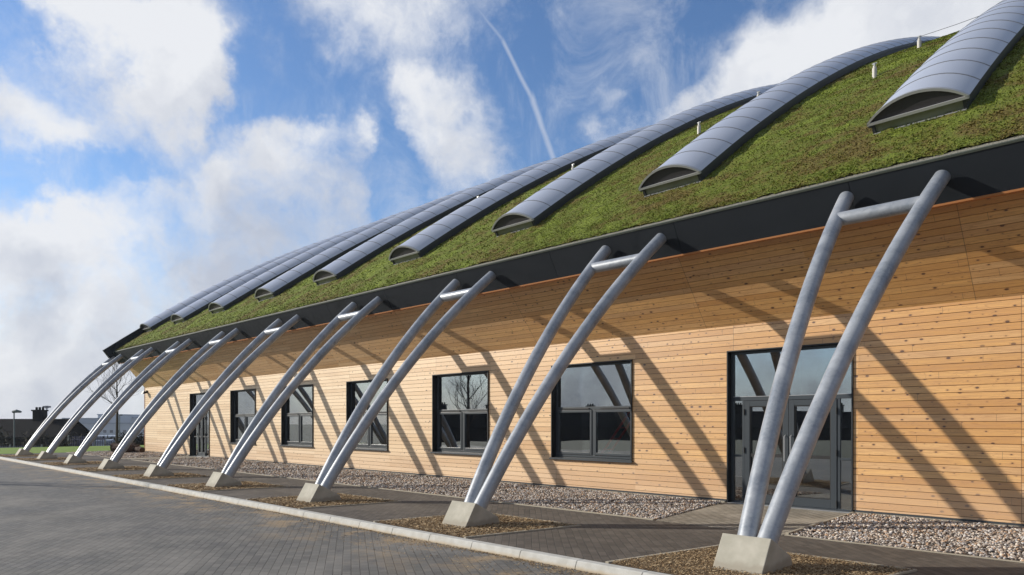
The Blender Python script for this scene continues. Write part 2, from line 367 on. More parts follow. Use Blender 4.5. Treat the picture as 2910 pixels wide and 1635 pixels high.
def paver(name, ang, c1, c2, c3, w=.2, h=.1, wear=None, moss=None, mortar=(.055, .052, .045), off=(0, 0), ms=.0055):
    m = mat(name, c1, .85, 0, .3); g = G(m); p = g.geo()
    v = g.mapping(p, (1, 1, 1), (0, 0, ang), (off[0], off[1], 0))
    warp = g.n('ShaderNodeVectorMath', operation='ADD'); g.put(warp.inputs[0], v)
    wn_ = g.n('ShaderNodeVectorMath', operation='SCALE'); sub = g.n('ShaderNodeVectorMath', operation='SUBTRACT')
    g.put(sub.inputs[0], g.noise(p, 9, 2, .5, 0, 'Color')); sub.inputs[1].default_value = (.5, .5, .5); g.put(wn_.inputs[0], sub.outputs[0]); wn_.inputs['Scale'].default_value = .012
    g.put(warp.inputs[1], wn_.outputs[0])
    br = g.n('ShaderNodeTexBrick'); g.put(br.inputs['Vector'], warp.outputs[0]); br.inputs['Scale'].default_value = 1.0
    br.inputs['Brick Width'].default_value = w; br.inputs['Row Height'].default_value = h; br.inputs['Mortar Size'].default_value = ms
    br.inputs['Mortar Smooth'].default_value = .6; br.inputs['Bias'].default_value = 0
    br.inputs['Color1'].default_value = (*c1, 1); br.inputs['Color2'].default_value = (*c2, 1); br.inputs['Mortar'].default_value = (*mortar, 1)
    # a second cell id for tint
    xx, yy, _ = g.sep(warp.outputs[0]); row = g.math('FLOOR', g.math('DIVIDE', yy, h))
    odd = g.math('MULTIPLY', g.math('FLOORED_MODULO', row, 2.0), w * .5)
    cell = g.math('FLOOR', g.math('DIVIDE', g.math('ADD', xx, odd), w)); r1 = g.white(g.comb(cell, row, 1.3)); r2 = g.white(g.comb(row, cell, 5.3))
    colr = br.outputs['Color']; inb = g.math('SUBTRACT', 1.0, br.outputs['Fac'])
    colr = g.mix(g.math('MULTIPLY', g.math('MULTIPLY', g.step(r1, .6, 1.0), .55), inb), colr, c3)
    colr = g.mix(g.math('MULTIPLY', g.noise(p, 150, 3, .7), .35), colr, tuple(q * .45 for q in c1))
    big = g.noise(p, .55, 5, .6, .3)
    colr = g.mix(g.step(big, .42, .68, 0, .38), colr, tuple(q * 1.55 for q in c2))
    colr = g.mix(g.step(g.noise(g.mapping(p, (.35, 1.4, 1)), .8, 5, .6, .4), .48, .7, 0, .35), colr, tuple(q * .6 for q in c1))
    if moss:
        sand = g.math('MULTIPLY', g.step(g.noise(p, 1.7, 6, .65, .4), .46, .66), moss(g, p))
        colr = g.mix(g.math('MULTIPLY', sand, g.step(g.noise(p, 34, 4, .7), .34, .56, .1, .95)), colr, (.36, .255, .14))
    g.col(colr)
    g.rough(g.step(big, .3, .7, .7, .92))
    hgt = g.math('ADD', g.math('MULTIPLY', inb, 1.0), g.math('ADD', g.math('MULTIPLY', r2, .45), g.math('MULTIPLY', g.noise(p, 70, 3), .25)))
    g.bump(hgt, .8, .006); return m
def moss_near_kerb(g, p):
    y = g.sep(p)[1]; return g.step(y, 4.2, 6.25, 0, 1)
pa = math.atan2((FW + RT * math.tan(math.radians(-12.5))).y, (FW + RT * math.tan(math.radians(-12.5))).x)
M['road'] = paver('block_paving_grey', -pa, (.135, .132, .122), (.19, .18, .165), (.10, .095, .092), moss=moss_near_kerb)
M['path'] = paver('block_paving_brown', math.radians(45), (.085, .072, .06), (.13, .11, .09), (.17, .145, .12))
M['stub'] = paver('block_paving_buff', math.radians(90), (.27, .24, .19), (.36, .32, .26), (.19, .165, .125), mortar=(.035, .03, .022), ms=.009)
m = mat('edging', (.36, .32, .25), .85); M['edging'] = m
m = mat('sub_gravel', (.10, .085, .07), .95); M['soil'] = m
# loose stones: each a random earthy colour
m = mat('pebble', (.4, .36, .32), .75, 0, .4); g = G(m); r = g.n('ShaderNodeNewGeometry').outputs['Random Per Island']
cr = g.n('ShaderNodeValToRGB'); g.put(cr.inputs[0], r); e = cr.color_ramp.elements
e[0].position = 0; e[0].color = (.10, .085, .075, 1); e[1].position = 1; e[1].color = (.62, .57, .51, 1)
for pos, c in ((.15, (.27, .21, .165)), (.3, (.50, .41, .33)), (.42, (.31, .28, .26)), (.55, (.60, .53, .46)), (.66, (.45, .29, .18)), (.78, (.52, .50, .49)), (.9, (.70, .63, .55))):
    q = e.new(pos); q.color = (*c, 1)
cr.color_ramp.interpolation = 'CONSTANT'; g.col(g.mix(g.math('MULTIPLY', g.noise(g.co, 60, 3), .25), cr.outputs[0], (.25, .21, .17))); M['pebble'] = m
m = mat('bark_chip', (.3, .2, .1), .9, 0, .2); g = G(m); r = g.n('ShaderNodeNewGeometry').outputs['Random Per Island']
cr = g.n('ShaderNodeValToRGB'); g.put(cr.inputs[0], r); e = cr.color_ramp.elements
e[0].color = (.06, .035, .02, 1); e[1].color = (.52, .40, .25, 1)
for pos, c in ((.3, (.26, .165, .08)), (.55, (.32, .225, .125)), (.8, (.42, .31, .18))): q = e.new(pos); q.color = (*c, 1)
g.col(cr.outputs[0]); M['chip'] = m
m = mat('mulch_bed', (.13, .08, .04), .95); g = G(m); g.col(g.mix(g.noise(g.geo(), 30, 6, .7), (.05, .03, .016), (.25, .16, .08))); g.bump(g.noise(g.geo(), 45, 4), .9, .03); M['mulch'] = m
# sedum
def sedum(name, leaf=False):
    m = mat(name, (.07, .09, .02), .85, 0, .25); g = G(m); p = g.geo()
    a = g.noise(p, .55, 5, .6, .5); b = g.noise(p, 2.6, 5, .65, .3); c = g.noise(p, 17, 4, .7); d = g.voro(p, 26, 'F1', 'Color')
    mixv = g.math('ADD', g.math('MULTIPLY', g.math('ADD', g.math('MULTIPLY', a, .55), g.math('MULTIPLY', b, .45)), 1.15), -.07)
    cr = g.n('ShaderNodeValToRGB'); g.put(cr.inputs[0], g.math('ADD', mixv, g.math('MULTIPLY', g.math('SUBTRACT', c, .5), .22))); e = cr.color_ramp.elements
    e[0].position = .31; e[0].color = (.175, .125, .036, 1); e[1].position = .68; e[1].color = (.30, .36, .045, 1)
    for pos, cc in ((.42, (.20, .155, .04)), (.475, (.20, .21, .034)), (.53, (.18, .225, .030)), (.6, (.235, .295, .036))): q = e.new(pos); q.color = (*cc, 1)
    colr = cr.outputs[0]
    colr = g.mix(g.math('MULTIPLY', g.sep(d)[0], .38), colr, (.065, .080, .02))
    if leaf:
        r = g.n('ShaderNodeNewGeometry').outputs['Random Per Island']
        colr = g.mix(g.step(r, .55, 1.0, 0, .5), colr, (.32, .38, .08)); colr = g.mix(g.step(r, .0, .3, .55, 0), colr, (.15, .10, .035))
    g.col(colr)
    if not leaf: g.bump(g.math('ADD', c, g.math('MULTIPLY', g.noise(p, 42, 4, .7), .6)), 1.0, .07)
    return m
M['sedum'] = sedum('sedum_turf'); M['leaf'] = sedum('sedum_leaf', True)
m = mat('edge_gravel', (.3, .28, .25), .9); g = G(m); g.col(g.mix(g.noise(g.geo(), 28, 4, .7), (.08, .08, .06), (.30, .29, .25))); g.bump(g.noise(g.geo(), 40, 3), .8, .02); M['edge'] = m
m = mat('lawn', (.05, .09, .012), .9); g = G(m)
g.col(g.mix(g.noise(g.geo(), 1.3, 6, .6), (.11, .19, .012), (.21, .30, .022))); g.bump(g.noise(g.geo(), 30, 4), .8, .05); M['lawn'] = m
m = mat('field', (.08, .09, .04), .95); g = G(m); g.col(g.mix(g.noise(g.geo(), .05, 6, .6), (.030, .042, .018), (.070, .068, .042))); M['field'] = m
# skylight glazing, opal polycarbonate
m = mat('polycarbonate', (.30, .345, .42), .32, 0, .55); g = G(m)
g.col(g.mix(g.noise(g.geo(), .8, 3), (.38, .415, .50), (.47, .505, .585))); M['poly'] = m
M['alu'] = mat('aluminium', (.42, .43, .44), .4, .35); M['curb'] = mat('curb_dark', (.022, .027, .032), .5)
m = mat('curb_front', (.11, .13, .085), .35, 0, .5); g = G(m); g.col(g.mix(g.noise(g.geo(), 3, 4), (.13, .15, .10), (.26, .28, .21))); M['curbfront'] = m
M['louvre'] = mat('end_louvre', (.030, .028, .033), .55)
M['flash'] = mat('edge_flashing', (.055, .065, .05), .6)
M['white'] = mat('white_plastic', (.50, .48, .44), .5)
M['seam'] = mat('seam', (.17, .18, .20), .5)
def glass(name, refl=.27, tint=(.80, .84, .83)):
    m = bpy.data.materials.new(name); m.use_nodes = True; t = m.node_tree; t.nodes.clear()
    o = t.nodes.new('ShaderNodeOutputMaterial'); mx = t.nodes.new('ShaderNodeMixShader'); tr = t.nodes.new('ShaderNodeBsdfTransparent'); gl = t.nodes.new('ShaderNodeBsdfGlossy')
    tr.inputs[0].default_value = (*tint, 1); gl.inputs['Roughness'].default_value = .0; gl.inputs['Color'].default_value = (.93, .96, 1, 1)
    lw = t.nodes.new('ShaderNodeLayerWeight'); lw.inputs['Blend'].default_value = .35
    mr = t.nodes.new('ShaderNodeMapRange'); mr.inputs['To Min'].default_value = refl; mr.inputs['To Max'].default_value = .9
    tc = t.nodes.new('ShaderNodeTexCoord'); nz = t.nodes.new('ShaderNodeTexNoise'); nz.inputs['Scale'].default_value = .9; nz.inputs['Detail'].default_value = 1
    bp = t.nodes.new('ShaderNodeBump'); bp.inputs['Strength'].default_value = .05; bp.inputs['Distance'].default_value = .02
    t.links.new(tc.outputs['Object'], nz.inputs['Vector']); t.links.new(nz.outputs['Fac'], bp.inputs['Height']); t.links.new(bp.outputs[0], gl.inputs['Normal'])
    t.links.new(lw.outputs['Fresnel'], mr.inputs['Value']); t.links.new(mr.outputs[0], mx.inputs[0]); t.links.new(tr.outputs[0], mx.inputs[1]); t.links.new(gl.outputs[0], mx.inputs[2]); t.links.new(mx.outputs[0], o.inputs[0])
    return m
M['glass'] = glass('window_glass')
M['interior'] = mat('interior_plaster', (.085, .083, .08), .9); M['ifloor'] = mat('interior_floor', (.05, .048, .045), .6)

# ------------------------------------------------------------------ ground, road, path
def gz(x, y):
    r = math.hypot(x, y)
    if r < 54: return -.13
    if r < 90: return -.13 - 4.2 * ((r - 54) / 36) ** 1.0
    if r < 300: return -4.33 - 9.5 * (r - 90) / 210
    return -13.83
mb = MB(); rs = [0, 20, 40, 52, 54, 58, 64, 72, 90, 130, 200, 300, 600, 1500, 4000, 8000]; na = 72
for r in rs:
    for k in range(na):
        a = 2 * math.pi * k / na; x, y = r * math.cos(a), r * math.sin(a); mb.v.append((x, y, gz(x, y)))
for i in range(len(rs) - 1):
    for k in range(na): mb.f.append((i * na + k, i * na + (k + 1) % na, (i + 1) * na + (k + 1) % na, (i + 1) * na + k))
tag(obj('ground', mb, M['field']), kind='structure')
KY = 6.30
mb = MB(); mb.box(-47, 22, -9, KY, -.22, -.10); tag(obj('road', mb, M['road']), kind='structure')
# path sheet behind the kerb, with the near-building gravel margin beyond it
mb = MB(); mb.box(-44.8, 22, KY + .15, 9.86, -.2, -.004); tag(obj('path', mb, M['path']), kind='structure')
mb = MB(); mb.add([(-7.36, 12.96, .015), (-6.84, 9.86, .0), (-4.70, 9.86, .0), (-4.94, 12.96, .015), (-7.36, 12.96, -.2), (-6.84, 9.86, -.2), (-4.70, 9.86, -.2), (-4.94, 12.96, -.2)],
                  [(0, 1, 2, 3), (4, 7, 6, 5), (0, 4, 5, 1), (1, 5, 6, 2), (2, 6, 7, 3), (3, 7, 4, 0)])
tag(obj('door_path', mb, M['stub']), kind='structure')
mb = MB(); mb.add([(-35.7, 12.96, .015), (-35.5, 9.86, .0), (-33.1, 9.86, .0), (-33.2, 12.96, .015), (-35.7, 12.96, -.2), (-35.5, 9.86, -.2), (-33.1, 9.86, -.2), (-33.2, 12.96, -.2)],
                  [(0, 1, 2, 3), (4, 7, 6, 5), (0, 4, 5, 1), (1, 5, 6, 2), (2, 6, 7, 3), (3, 7, 4, 0)])
tag(obj('door_path', mb, M['stub']), kind='structure')
# lawn on the left beyond the paving
mb = MB(); poly = [(-47.0, 4.0), (-44.9, 6.5), (-44.8, 9.9), (-42.4, 11.3), (-42.25, 13.2), (-42.25, 40), (-56, 40), (-56, -6), (-50, -6)]
mb.add([(x, y, .0) for x, y in poly], [tuple(range(len(poly)))]); tag(obj('lawn', mb, M['lawn']), kind='structure')
# kerb: battered precast stones with open joints
mb = MB(); x = -47.0 + .355
while x < 21:
    x1 = x + .915 - .008; b = .018
    prof = [(KY - .004, -.2), (KY - .004, -.085), (KY + .022, -.014), (KY + .036, -.001), (KY + .145, 0.0), (KY + .15, -.2)]
    mb.prism(prof, x, x1); x += .915
tag(obj('kerb', mb, M['kerb'], bevel=.004), kind='structure')
mb = MB(); mb.box(-44.8, 22, 9.862, 12.93, -.2, -.03); tag(obj('gravel_margin', mb, M['soil']), kind='structure')
mb = MB(); mb.box(-44.8, -6.9, 9.862, 9.91, -.1, .012); mb.box(-4.68, 22, 9.862, 9.91, -.1, .006)
tag(obj('path_edging', mb, M['edging']), kind='structure')
# narrow upstand edging on both sides of the path to the door
mb = MB()
for (xa, xb, xc, xd) in ((-4.93, -4.885, -4.69, -4.645),):
    mb.add([(xa, 12.95, .045), (xb, 12.95, .045), (xd, 9.92, .03), (xc, 9.92, .03), (xa, 12.95, -.1), (xb, 12.95, -.1), (xd, 9.92, -.1), (xc, 9.92, -.1)],
           [(0, 1, 2, 3), (4, 7, 6, 5), (0, 4, 5, 1), (1, 5, 6, 2), (2, 6, 7, 3), (3, 7, 4, 0)])
tag(obj('door_path_edging', mb, M['edging']), kind='structure')

rng = np.random.default_rng(4)
ph = (1 + 5 ** .5) / 2
ICO = np.array([(-1, ph, 0), (1, ph, 0), (-1, -ph, 0), (1, -ph, 0), (0, -1, ph), (0, 1, ph), (0, -1, -ph), (0, 1, -ph), (ph, 0, -1), (ph, 0, 1), (-ph, 0, -1), (-ph, 0, 1)]) / math.sqrt(1 + ph * ph)
ICF = np.array([(0, 11, 5), (0, 5, 1), (0, 1, 7), (0, 7, 10), (0, 10, 11), (1, 5, 9), (5, 11, 4), (11, 10, 2), (10, 7, 6), (7, 1, 8), (3, 9, 4), (3, 4, 2), (3, 2, 6), (3, 6, 8), (3, 8, 9), (4, 9, 5), (2, 4, 11), (6, 2, 10), (8, 6, 7), (9, 8, 1)])
def stones(px, py, pz, size):
    n = len(px); S = size[:, None] * np.stack([rng.uniform(.8, 1.35, n), rng.uniform(.65, 1.1, n), rng.uniform(.5, .8, n)], 1)
    base = ICO[None] * rng.uniform(.78, 1.18, (n, 12, 1)) * S[:, None]
    a = rng.uniform(0, 6.28, n); ca, sa = np.cos(a), np.sin(a); tl = rng.uniform(-.6, .6, n); ct, st = np.cos(tl), np.sin(tl)
    X, Y, Z = base[..., 0], base[..., 1], base[..., 2]
    Y, Z = Y * ct[:, None] - Z * st[:, None], Y * st[:, None] + Z * ct[:, None]
    X, Y = X * ca[:, None] - Y * sa[:, None], X * sa[:, None] + Y * ca[:, None]
    V = np.stack([X + px[:, None], Y + py[:, None], Z + pz[:, None]], 2).reshape(-1, 3)
    F = (ICF[None] + (np.arange(n) * 12)[:, None, None]).reshape(-1, 3); return V, F
def instub(x, y):
    t = (12.96 - y) / 3.1
    a = (x > -7.40 + .52 * t) & (x < -4.87 + .24 * t); b = (x > -35.75 + .2 * t) & (x < -33.15 + .1 * t); return a | b
PX, PY, PZ, SZ = [], [], [], []
for (x0, x1, dens, sz) in ((-12, 3, 900, .0205), (-22, -12, 480, .026), (-44.8, -22, 240, .034)):
    n = int((x1 - x0) * 3.0 * dens); x = rng.uniform(x0, x1, n); y = rng.uniform(9.93, 12.9, n); k = ~instub(x, y); x, y = x[k], y[k]; n = len(x)
    PX.append(x); PY.append(y); PZ.append(rng.uniform(-.02, .012, n) + .03 * np.clip((y - 9.9) / 3, 0, 1)); SZ.append(sz * rng.uniform(.6, 1.35, n))
V, F = stones(*map(np.concatenate, (PX, PY, PZ, SZ)))
o = bigmesh('gravel', V, F, M['pebble'], kind='stuff'); tag(o, 'strip of loose mixed pebbles along the foot of the timber wall', 'gravel')

# ------------------------------------------------------------------ the building
BX0, BX1 = -42.11, 12.0
B = empty('timber_building', (-20, 13.0, 0)); tag(B, 'long timber clad hall with a curved sedum roof, barrel skylights and a dark fascia', 'building')
WY = 13.01; WT = 3.49
OPEN = [(-7.34, -4.93, -.02, 3.0, 'door')] + [(-4.93 - 4.71 * k - 2.42, -4.93 - 4.71 * k, .725, 2.985, 'window') for k in range(1, 6)] + [(-35.57, -33.23, -.02, 2.985, 'door')]
def rowcells(za, zb):
    xs = [BX0, BX1]
    for o in OPEN: xs += [o[0], o[1]]
    xs = sorted(xs); res = []
    for a, b in zip(xs[:-1], xs[1:]):
        m_ = (a + b) / 2; op = [o for o in OPEN if o[0] < m_ < o[1]]
        if not op: res.append((a, b, za, zb)); continue
        o = op[0]
        if zb <= o[2] or za >= o[3]: res.append((a, b, za, zb)); continue
        if za < o[2]: res.append((a, b, za, o[2]))
        if zb > o[3]: res.append((a, b, o[3], zb))
    return res
mb = MB(); mg = MB(); nrow = int(math.ceil(WT / PITCH)); GR = .009
for r in range(nrow):
    za = max(r * PITCH, .075); zb = min((r + 1) * PITCH, WT)
    if zb <= za: continue
    for (a, b, u, v) in rowcells(za, zb):
        top = abs(v - (r + 1) * PITCH) < 1e-6
        v2 = v - GR if top else v
        dy = 0.0
        mb.add([(a, WY + dy, u), (b, WY + dy, u), (b, WY + dy, v2), (a, WY + dy, v2)], [(0, 1, 2, 3)])
        if top:
            mb.add([(a, WY, v2), (b, WY, v2), (b, WY + .012, v2), (a, WY + .012, v2)], [(0, 1, 2, 3)])
            mg.add([(a, WY + .012, v2), (b, WY + .012, v2), (b, WY + .012, v), (a, WY + .012, v)], [(0, 1, 2, 3)])
            mb.add([(a, WY + .012, v), (b, WY + .012, v), (b, WY, v), (a, WY, v)], [(0, 1, 2, 3)])
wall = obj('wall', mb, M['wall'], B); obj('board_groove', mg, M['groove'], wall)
# base flashing, plinth, corner board
mb = MB(); segs = [(BX0, -35.6), (-33.2, -7.36), (-4.9, BX1)]
for a, b in segs: mb.box(a, b, WY - .018, WY + .02, .045, .074)
obj('base_flashing', mb, M['frame'], B)
mb = MB()
for a, b in segs: mb.box(a, b, WY - .075, WY + .1, -.25, .042)
obj('plinth', mb, M['concrete'], B)
mb = MB(); mb.box(BX0 - .05, BX0 - .002, WY - .02, WY + .10, -.2, WT + .02); obj('corner_board', mb, M['trim'], B)

# roof profile
def rang(y): return math.radians(36.6 - (y - 12) * .975)
PR = [(11.43, 5.318)]
while PR[-1][0] < 49.2:
    y, z = PR[-1]; PR.append((y + .05, z + math.tan(max(rang(y), 0)) * .05))
PRy = np.array([p[0] for p in PR]); PRz = np.array([p[1] for p in PR])
def rz(y):
    y = np.asarray(y, dtype=float); yy = np.where(y > 49.2, 98.4 - y, y); return np.interp(yy, PRy, PRz)
E0 = Vector((0, 11.76, 4.753)); E1 = Vector((0, 11.43, 5.318)); en = Vector((0, -.87, -.49))     # fascia foot, fascia head
# soffit
S0 = (11.97, 4.78); S1 = (WY, WT)
sl = Vector((0, S0[0] - S1[0], S0[1] - S1[1])); SLn = sl.length; su = sl / SLn; nrm = Vector((0, -su.z, su.y)); nrm = -nrm if nrm.z > 0 else nrm
mb = MB(); mg = MB(); q0 = -0.628 * S1[0] + .778 * S1[1] + 20
d = 0.0
while d < SLn - 1e-4:
    q = q0 + d * ( -0.628 * su.y + .778 * su.z); nxt = (math.floor(q / PITCH + 1e-6) + 1) * PITCH
    e_ = min(d + (nxt - q) / (-0.628 * su.y + .778 * su.z), SLn)
    def P(dd, back=0.0): return (S1[0] + su.y * dd - nrm.y * back, S1[1] + su.z * dd - nrm.z * back)
    e2 = max(e_ - GR, d)
    mb.strip([P(d), P(e2), P(e2, .012)], BX0, BX1); mg.strip([P(e2, .012), P(e_, .012)], BX0, BX1); mb.strip([P(e_, .012), P(e_)], BX0, BX1)
    d = e_
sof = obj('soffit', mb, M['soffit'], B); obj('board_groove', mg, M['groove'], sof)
# fascia panels with open joints, orange board under, lip
fd = (E1 - E0).normalized(); fo = Vector((0, -fd.z, fd.y)); fo = fo if fo.y < 0 else -fo
def FP(a, o_): p = E0 + fd * a + fo * o_; return (p.y, p.z)
H = (E1 - E0).length
mb = MB(); xs = BX0 + .02; first = True
joint = BX0 + .02
while joint < BX1:
    nx = min(joint + 3.14, BX1); mb.prism([FP(.0, 0), FP(.0, .02), FP(H - .03, .02), FP(H - .03, 0)], joint + .004, nx - .004); joint += 3.14
obj('fascia', mb, M['fascia'], B)
mb = MB(); mb.prism([FP(-.006, -.004), FP(H - .03, -.004), FP(H - .03, -.10), FP(-.006, -.10)], BX0 + .02, BX1); obj('fascia_backing', mb, M['gasket'], B)
mb = MB(); mb.prism([(11.745, 4.722), (11.735, 4.748), (11.80, 4.79), (11.99, 4.80), (11.975, 4.76), (11.80, 4.722)], BX0 + .02, BX1); obj('soffit_board', mb, M['trim'], B)
mb = MB(); mb.prism([FP(H - .026, .030), FP(H + .004, .030), FP(H + .004, -.03), FP(H - .002, -.03), FP(H - .002, .025), FP(H - .026, .025)], BX0, BX1); obj('roof_edge_flashing', mb, M['flash'], B)
# gravel drain strip and sedum
def RP(y, up=0.0):
    a = math.atan2(float(rz(y + .05) - rz(y - .05)), .1); return (y - math.sin(a) * up, float(rz(y)) + math.cos(a) * up)
mb = MB(); mb.prism([RP(11.45, -.03), RP(11.45, -.005), RP(11.53, .004), RP(11.53, -.03)], BX0 + .1, BX1); obj('gravel_strip', mb, M['edge'], B)
def sedgrid(x0, x1, dx, y0, y1, dy, amp, name):
    xs = np.arange(x0, x1 + 1e-6, dx); ys = np.arange(y0, y1 + 1e-6, dy); X, Y = np.meshgrid(xs, ys)
    Z = rz(Y) + .03 + rng.normal(0, amp, X.shape) + (.016 * (np.sin(X * 4.1 + 2 * np.sin(Y * 2.3)) * np.sin(Y * 5.3 + 1.7 * np.sin(X * 1.9))) if amp > 0 else 0); Xj = X + rng.normal(0, dx * .15, X.shape); Xj[:, 0] = x0; Xj[:, -1] = x1
    V = np.stack([Xj, Y, Z], 2).reshape(-1, 3); nx = len(xs); i = np.arange(len(ys) - 1)[:, None] * nx + np.arange(nx - 1)[None]
    return V, np.stack([i, i + 1, i + nx + 1, i + nx], 2).reshape(-1, 4)
Vs, Fs = [], []; off = 0
for a in ((-17.0, BX1, .085, 11.50, 27.95, .085, .011), (BX0 + .1, -17.0, .2, 11.50, 27.9, .2, .013), (BX0 + .1, BX1, 1.0, 27.7, 49.2, .5, .01)):
    V, F = sedgrid(*a, 'x'); Vs.append(V); Fs.append(F + off); off += len(V)
turf = bigmesh('sedum_roof', np.concatenate(Vs), np.concatenate(Fs), M['sedum'], B, nv=4, smooth=True)
V, F = sedgrid(BX0 + .1, BX1, 4.0, 49.2, 86.8, 1.0, .0, 'x'); back = bigmesh('back_roof', V, F, M['sedum'], B, nv=4)
# leaves of the sedum
def leaves(n, x0, x1, y0, y1, s0, s1):
    x = rng.uniform(x0, x1, n); y = y0 + (y1 - y0) * rng.uniform(0, 1, n) ** 1.35; z = rz(y) + rng.uniform(.015, .065, n); s = rng.uniform(s0, s1, n)
    c = np.stack([x, y, z], 1); V = np.zeros((n, 4, 3)); a = rng.uniform(0, 6.28, n)
    u = np.stack([np.cos(a), np.sin(a), rng.uniform(-.2, 1.1, n)], 1); u /= np.linalg.norm(u, axis=1)[:, None]
    v = np.stack([-np.sin(a), np.cos(a), rng.uniform(-.3, .5, n)], 1)
    for i, (p, q) in enumerate(((-.5, 0), (0, -.42), (.6, 0), (0, .42))): V[:, i] = c + (u * p + v * q) * s[:, None]
    return V.reshape(-1, 3), np.arange(n * 4).reshape(-1, 4)
V1, F1 = leaves(190000, -13.0, .5, 11.49, 27, .014, .034); V2, F2 = leaves(110000, -42, -13.0, 11.49, 24, .022, .05)
lv = bigmesh('sedum_leaves', np.concatenate([V1, V2]), np.concatenate([F1, F2 + len(V1)]), M['leaf'], turf, kind='stuff', nv=4)
# verge upstand at the left gable, end walls
ys = [11.16] + [11.4 + .8 * i for i in range(48)]
mb = MB()
def VP(y, up):
    if y < 11.46: y_, z_ = 11.43, 5.318; a = math.radians(36.9); d_ = y - 11.43; return (y_ + d_ - math.sin(a) * up, z_ + d_ * math.tan(a) + math.cos(a) * up)
    return RP(y, up)
top = [VP(y, .34) for y in ys]; bot = [VP(y, -.16) for y in ys]
for i in range(len(ys) - 1): mb.prism([bot[i], top[i], top[i + 1], bot[i + 1]], BX0 - .10, BX0 + .10)
mb.prism([FP(-.03, .05), FP(H + .30, .05), FP(H + .30, -.12), FP(-.03, -.12)], BX0 - .10, BX0 + .015)
obj('verge_trim', mb, M['fascia'], B)
mb = MB()
for xx in (BX0 + .0, BX1):
    yy = [11.97, 13.0] + [14 + 2 * i for i in range(37)]
    yy = [y for y in yy if y <= 86.5]
    for a, b in zip(yy[:-1], yy[1:]):
        za, zb = float(rz(a)) - .05, float(rz(b)) - .05
        if b <= 13.001: lo = ((S0[1]), (S1[1]))
        else: lo = (-6.0, -6.0)
        mb.add([(xx, a, lo[0]), (xx, b, lo[1]), (xx, b, zb), (xx, a, za)], [(0, 1, 2, 3)])
mb.box(BX0, BX1, 86.4, 86.5, -6, 5.3)
obj('end_wall', mb, M['liner'], B)
# interior seen through the glass
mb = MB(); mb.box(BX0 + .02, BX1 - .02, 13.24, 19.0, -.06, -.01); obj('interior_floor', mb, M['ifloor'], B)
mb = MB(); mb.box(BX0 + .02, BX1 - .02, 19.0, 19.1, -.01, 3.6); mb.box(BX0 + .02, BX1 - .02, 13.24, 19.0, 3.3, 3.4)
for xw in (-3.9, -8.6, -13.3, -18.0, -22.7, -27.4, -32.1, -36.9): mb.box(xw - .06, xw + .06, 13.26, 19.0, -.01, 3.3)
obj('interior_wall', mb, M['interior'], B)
mb = MB()
for (a, b, u, v) in rowcells(.0, .725) + rowcells(.725, 2.985) + rowcells(2.985, 3.35): mb.box(a + (.0), b, WY + .015, WY + .23, u, v)
obj('wall_core', mb, M['liner'], B)

# windows
def ring(mb, x0, x1, z0, z1, t, ya, yb, tb=None):
    tb = tb or t
    mb.box(x0, x0 + t, ya, yb, z0, z1); mb.box(x1 - t, x1, ya, yb, z0, z1); mb.box(x0 + t, x1 - t, ya, yb, z1 - t, z1); mb.box(x0 + t, x1 - t, ya, yb, z0, z0 + tb)
def window(x0, x1, z0, z1):
    L_ = ((x0 + x1) / 2, WY, z0)
    mb = MB(); ring(mb, x0 + .001, x1 - .001, z0 + .001, z1 - .001, .022, WY - .035, WY + .20)
    w_ = obj('window', mb, M['liner'], B, loc=L_)
    mb = MB(); mb.prism([(WY - .075, z0 + .006), (WY + .14, z0 + .05), (WY + .14, z0 + .025), (WY - .06, z0 - .02), (WY - .075, z0 - .02)], x0 - .02, x1 + .03); obj('sill', mb, M['frame'], w_)
    a, b, c, d = x0 + .024, x1 - .024, z0 + .05, z1 - .024; zt = 1.93; ya, yb = WY + .115, WY + .185
    mb = MB(); ring(mb, a, b, c, d, .05, ya, yb); mb.box(a + .05, b - .05, ya, yb, zt - .035, zt + .035); mb.box((a + b) / 2 - .03, (a + b) / 2 + .03, ya, yb, c + .05, zt - .035)
    obj('frame', mb, M['frame'], w_, bevel=.004)
    for (p, q) in ((a + .05, (a + b) / 2 - .03), ((a + b) / 2 + .03, b - .05)):
        mb = MB(); ring(mb, p + .006, q - .006, c + .056, zt - .041, .058, ya - .016, yb - .01); obj('sash', mb, M['frame'], w_, bevel=.005)
        mb = MB(); mb.box(p + .20, q - .08, ya - .026, ya - .001, zt - .022, zt + .004); mb.box(q - .12, q - .08, ya - .038, ya - .027, zt - .026, zt + .008); obj('trickle_vent', mb, M['gasket'], w_)
        mb = MB(); mb.box(p + .066, q - .066, ya + .02, ya + .024, c + .115, zt - .1); obj('pane', mb, M['glass'], w_)
    mb = MB(); mb.box(a + .052, b - .052, ya + .02, ya + .024, zt + .037, d - .052); obj('pane', mb, M['glass'], w_)
    return w_
OW = [o for o in OPEN if o[4] == 'window']
w0 = window(*OW[0][:4])
for o in OW[1:]:
    c = copy_tree(w0, None, (o[0] - OW[0][0], 0, 0)); c.parent = B
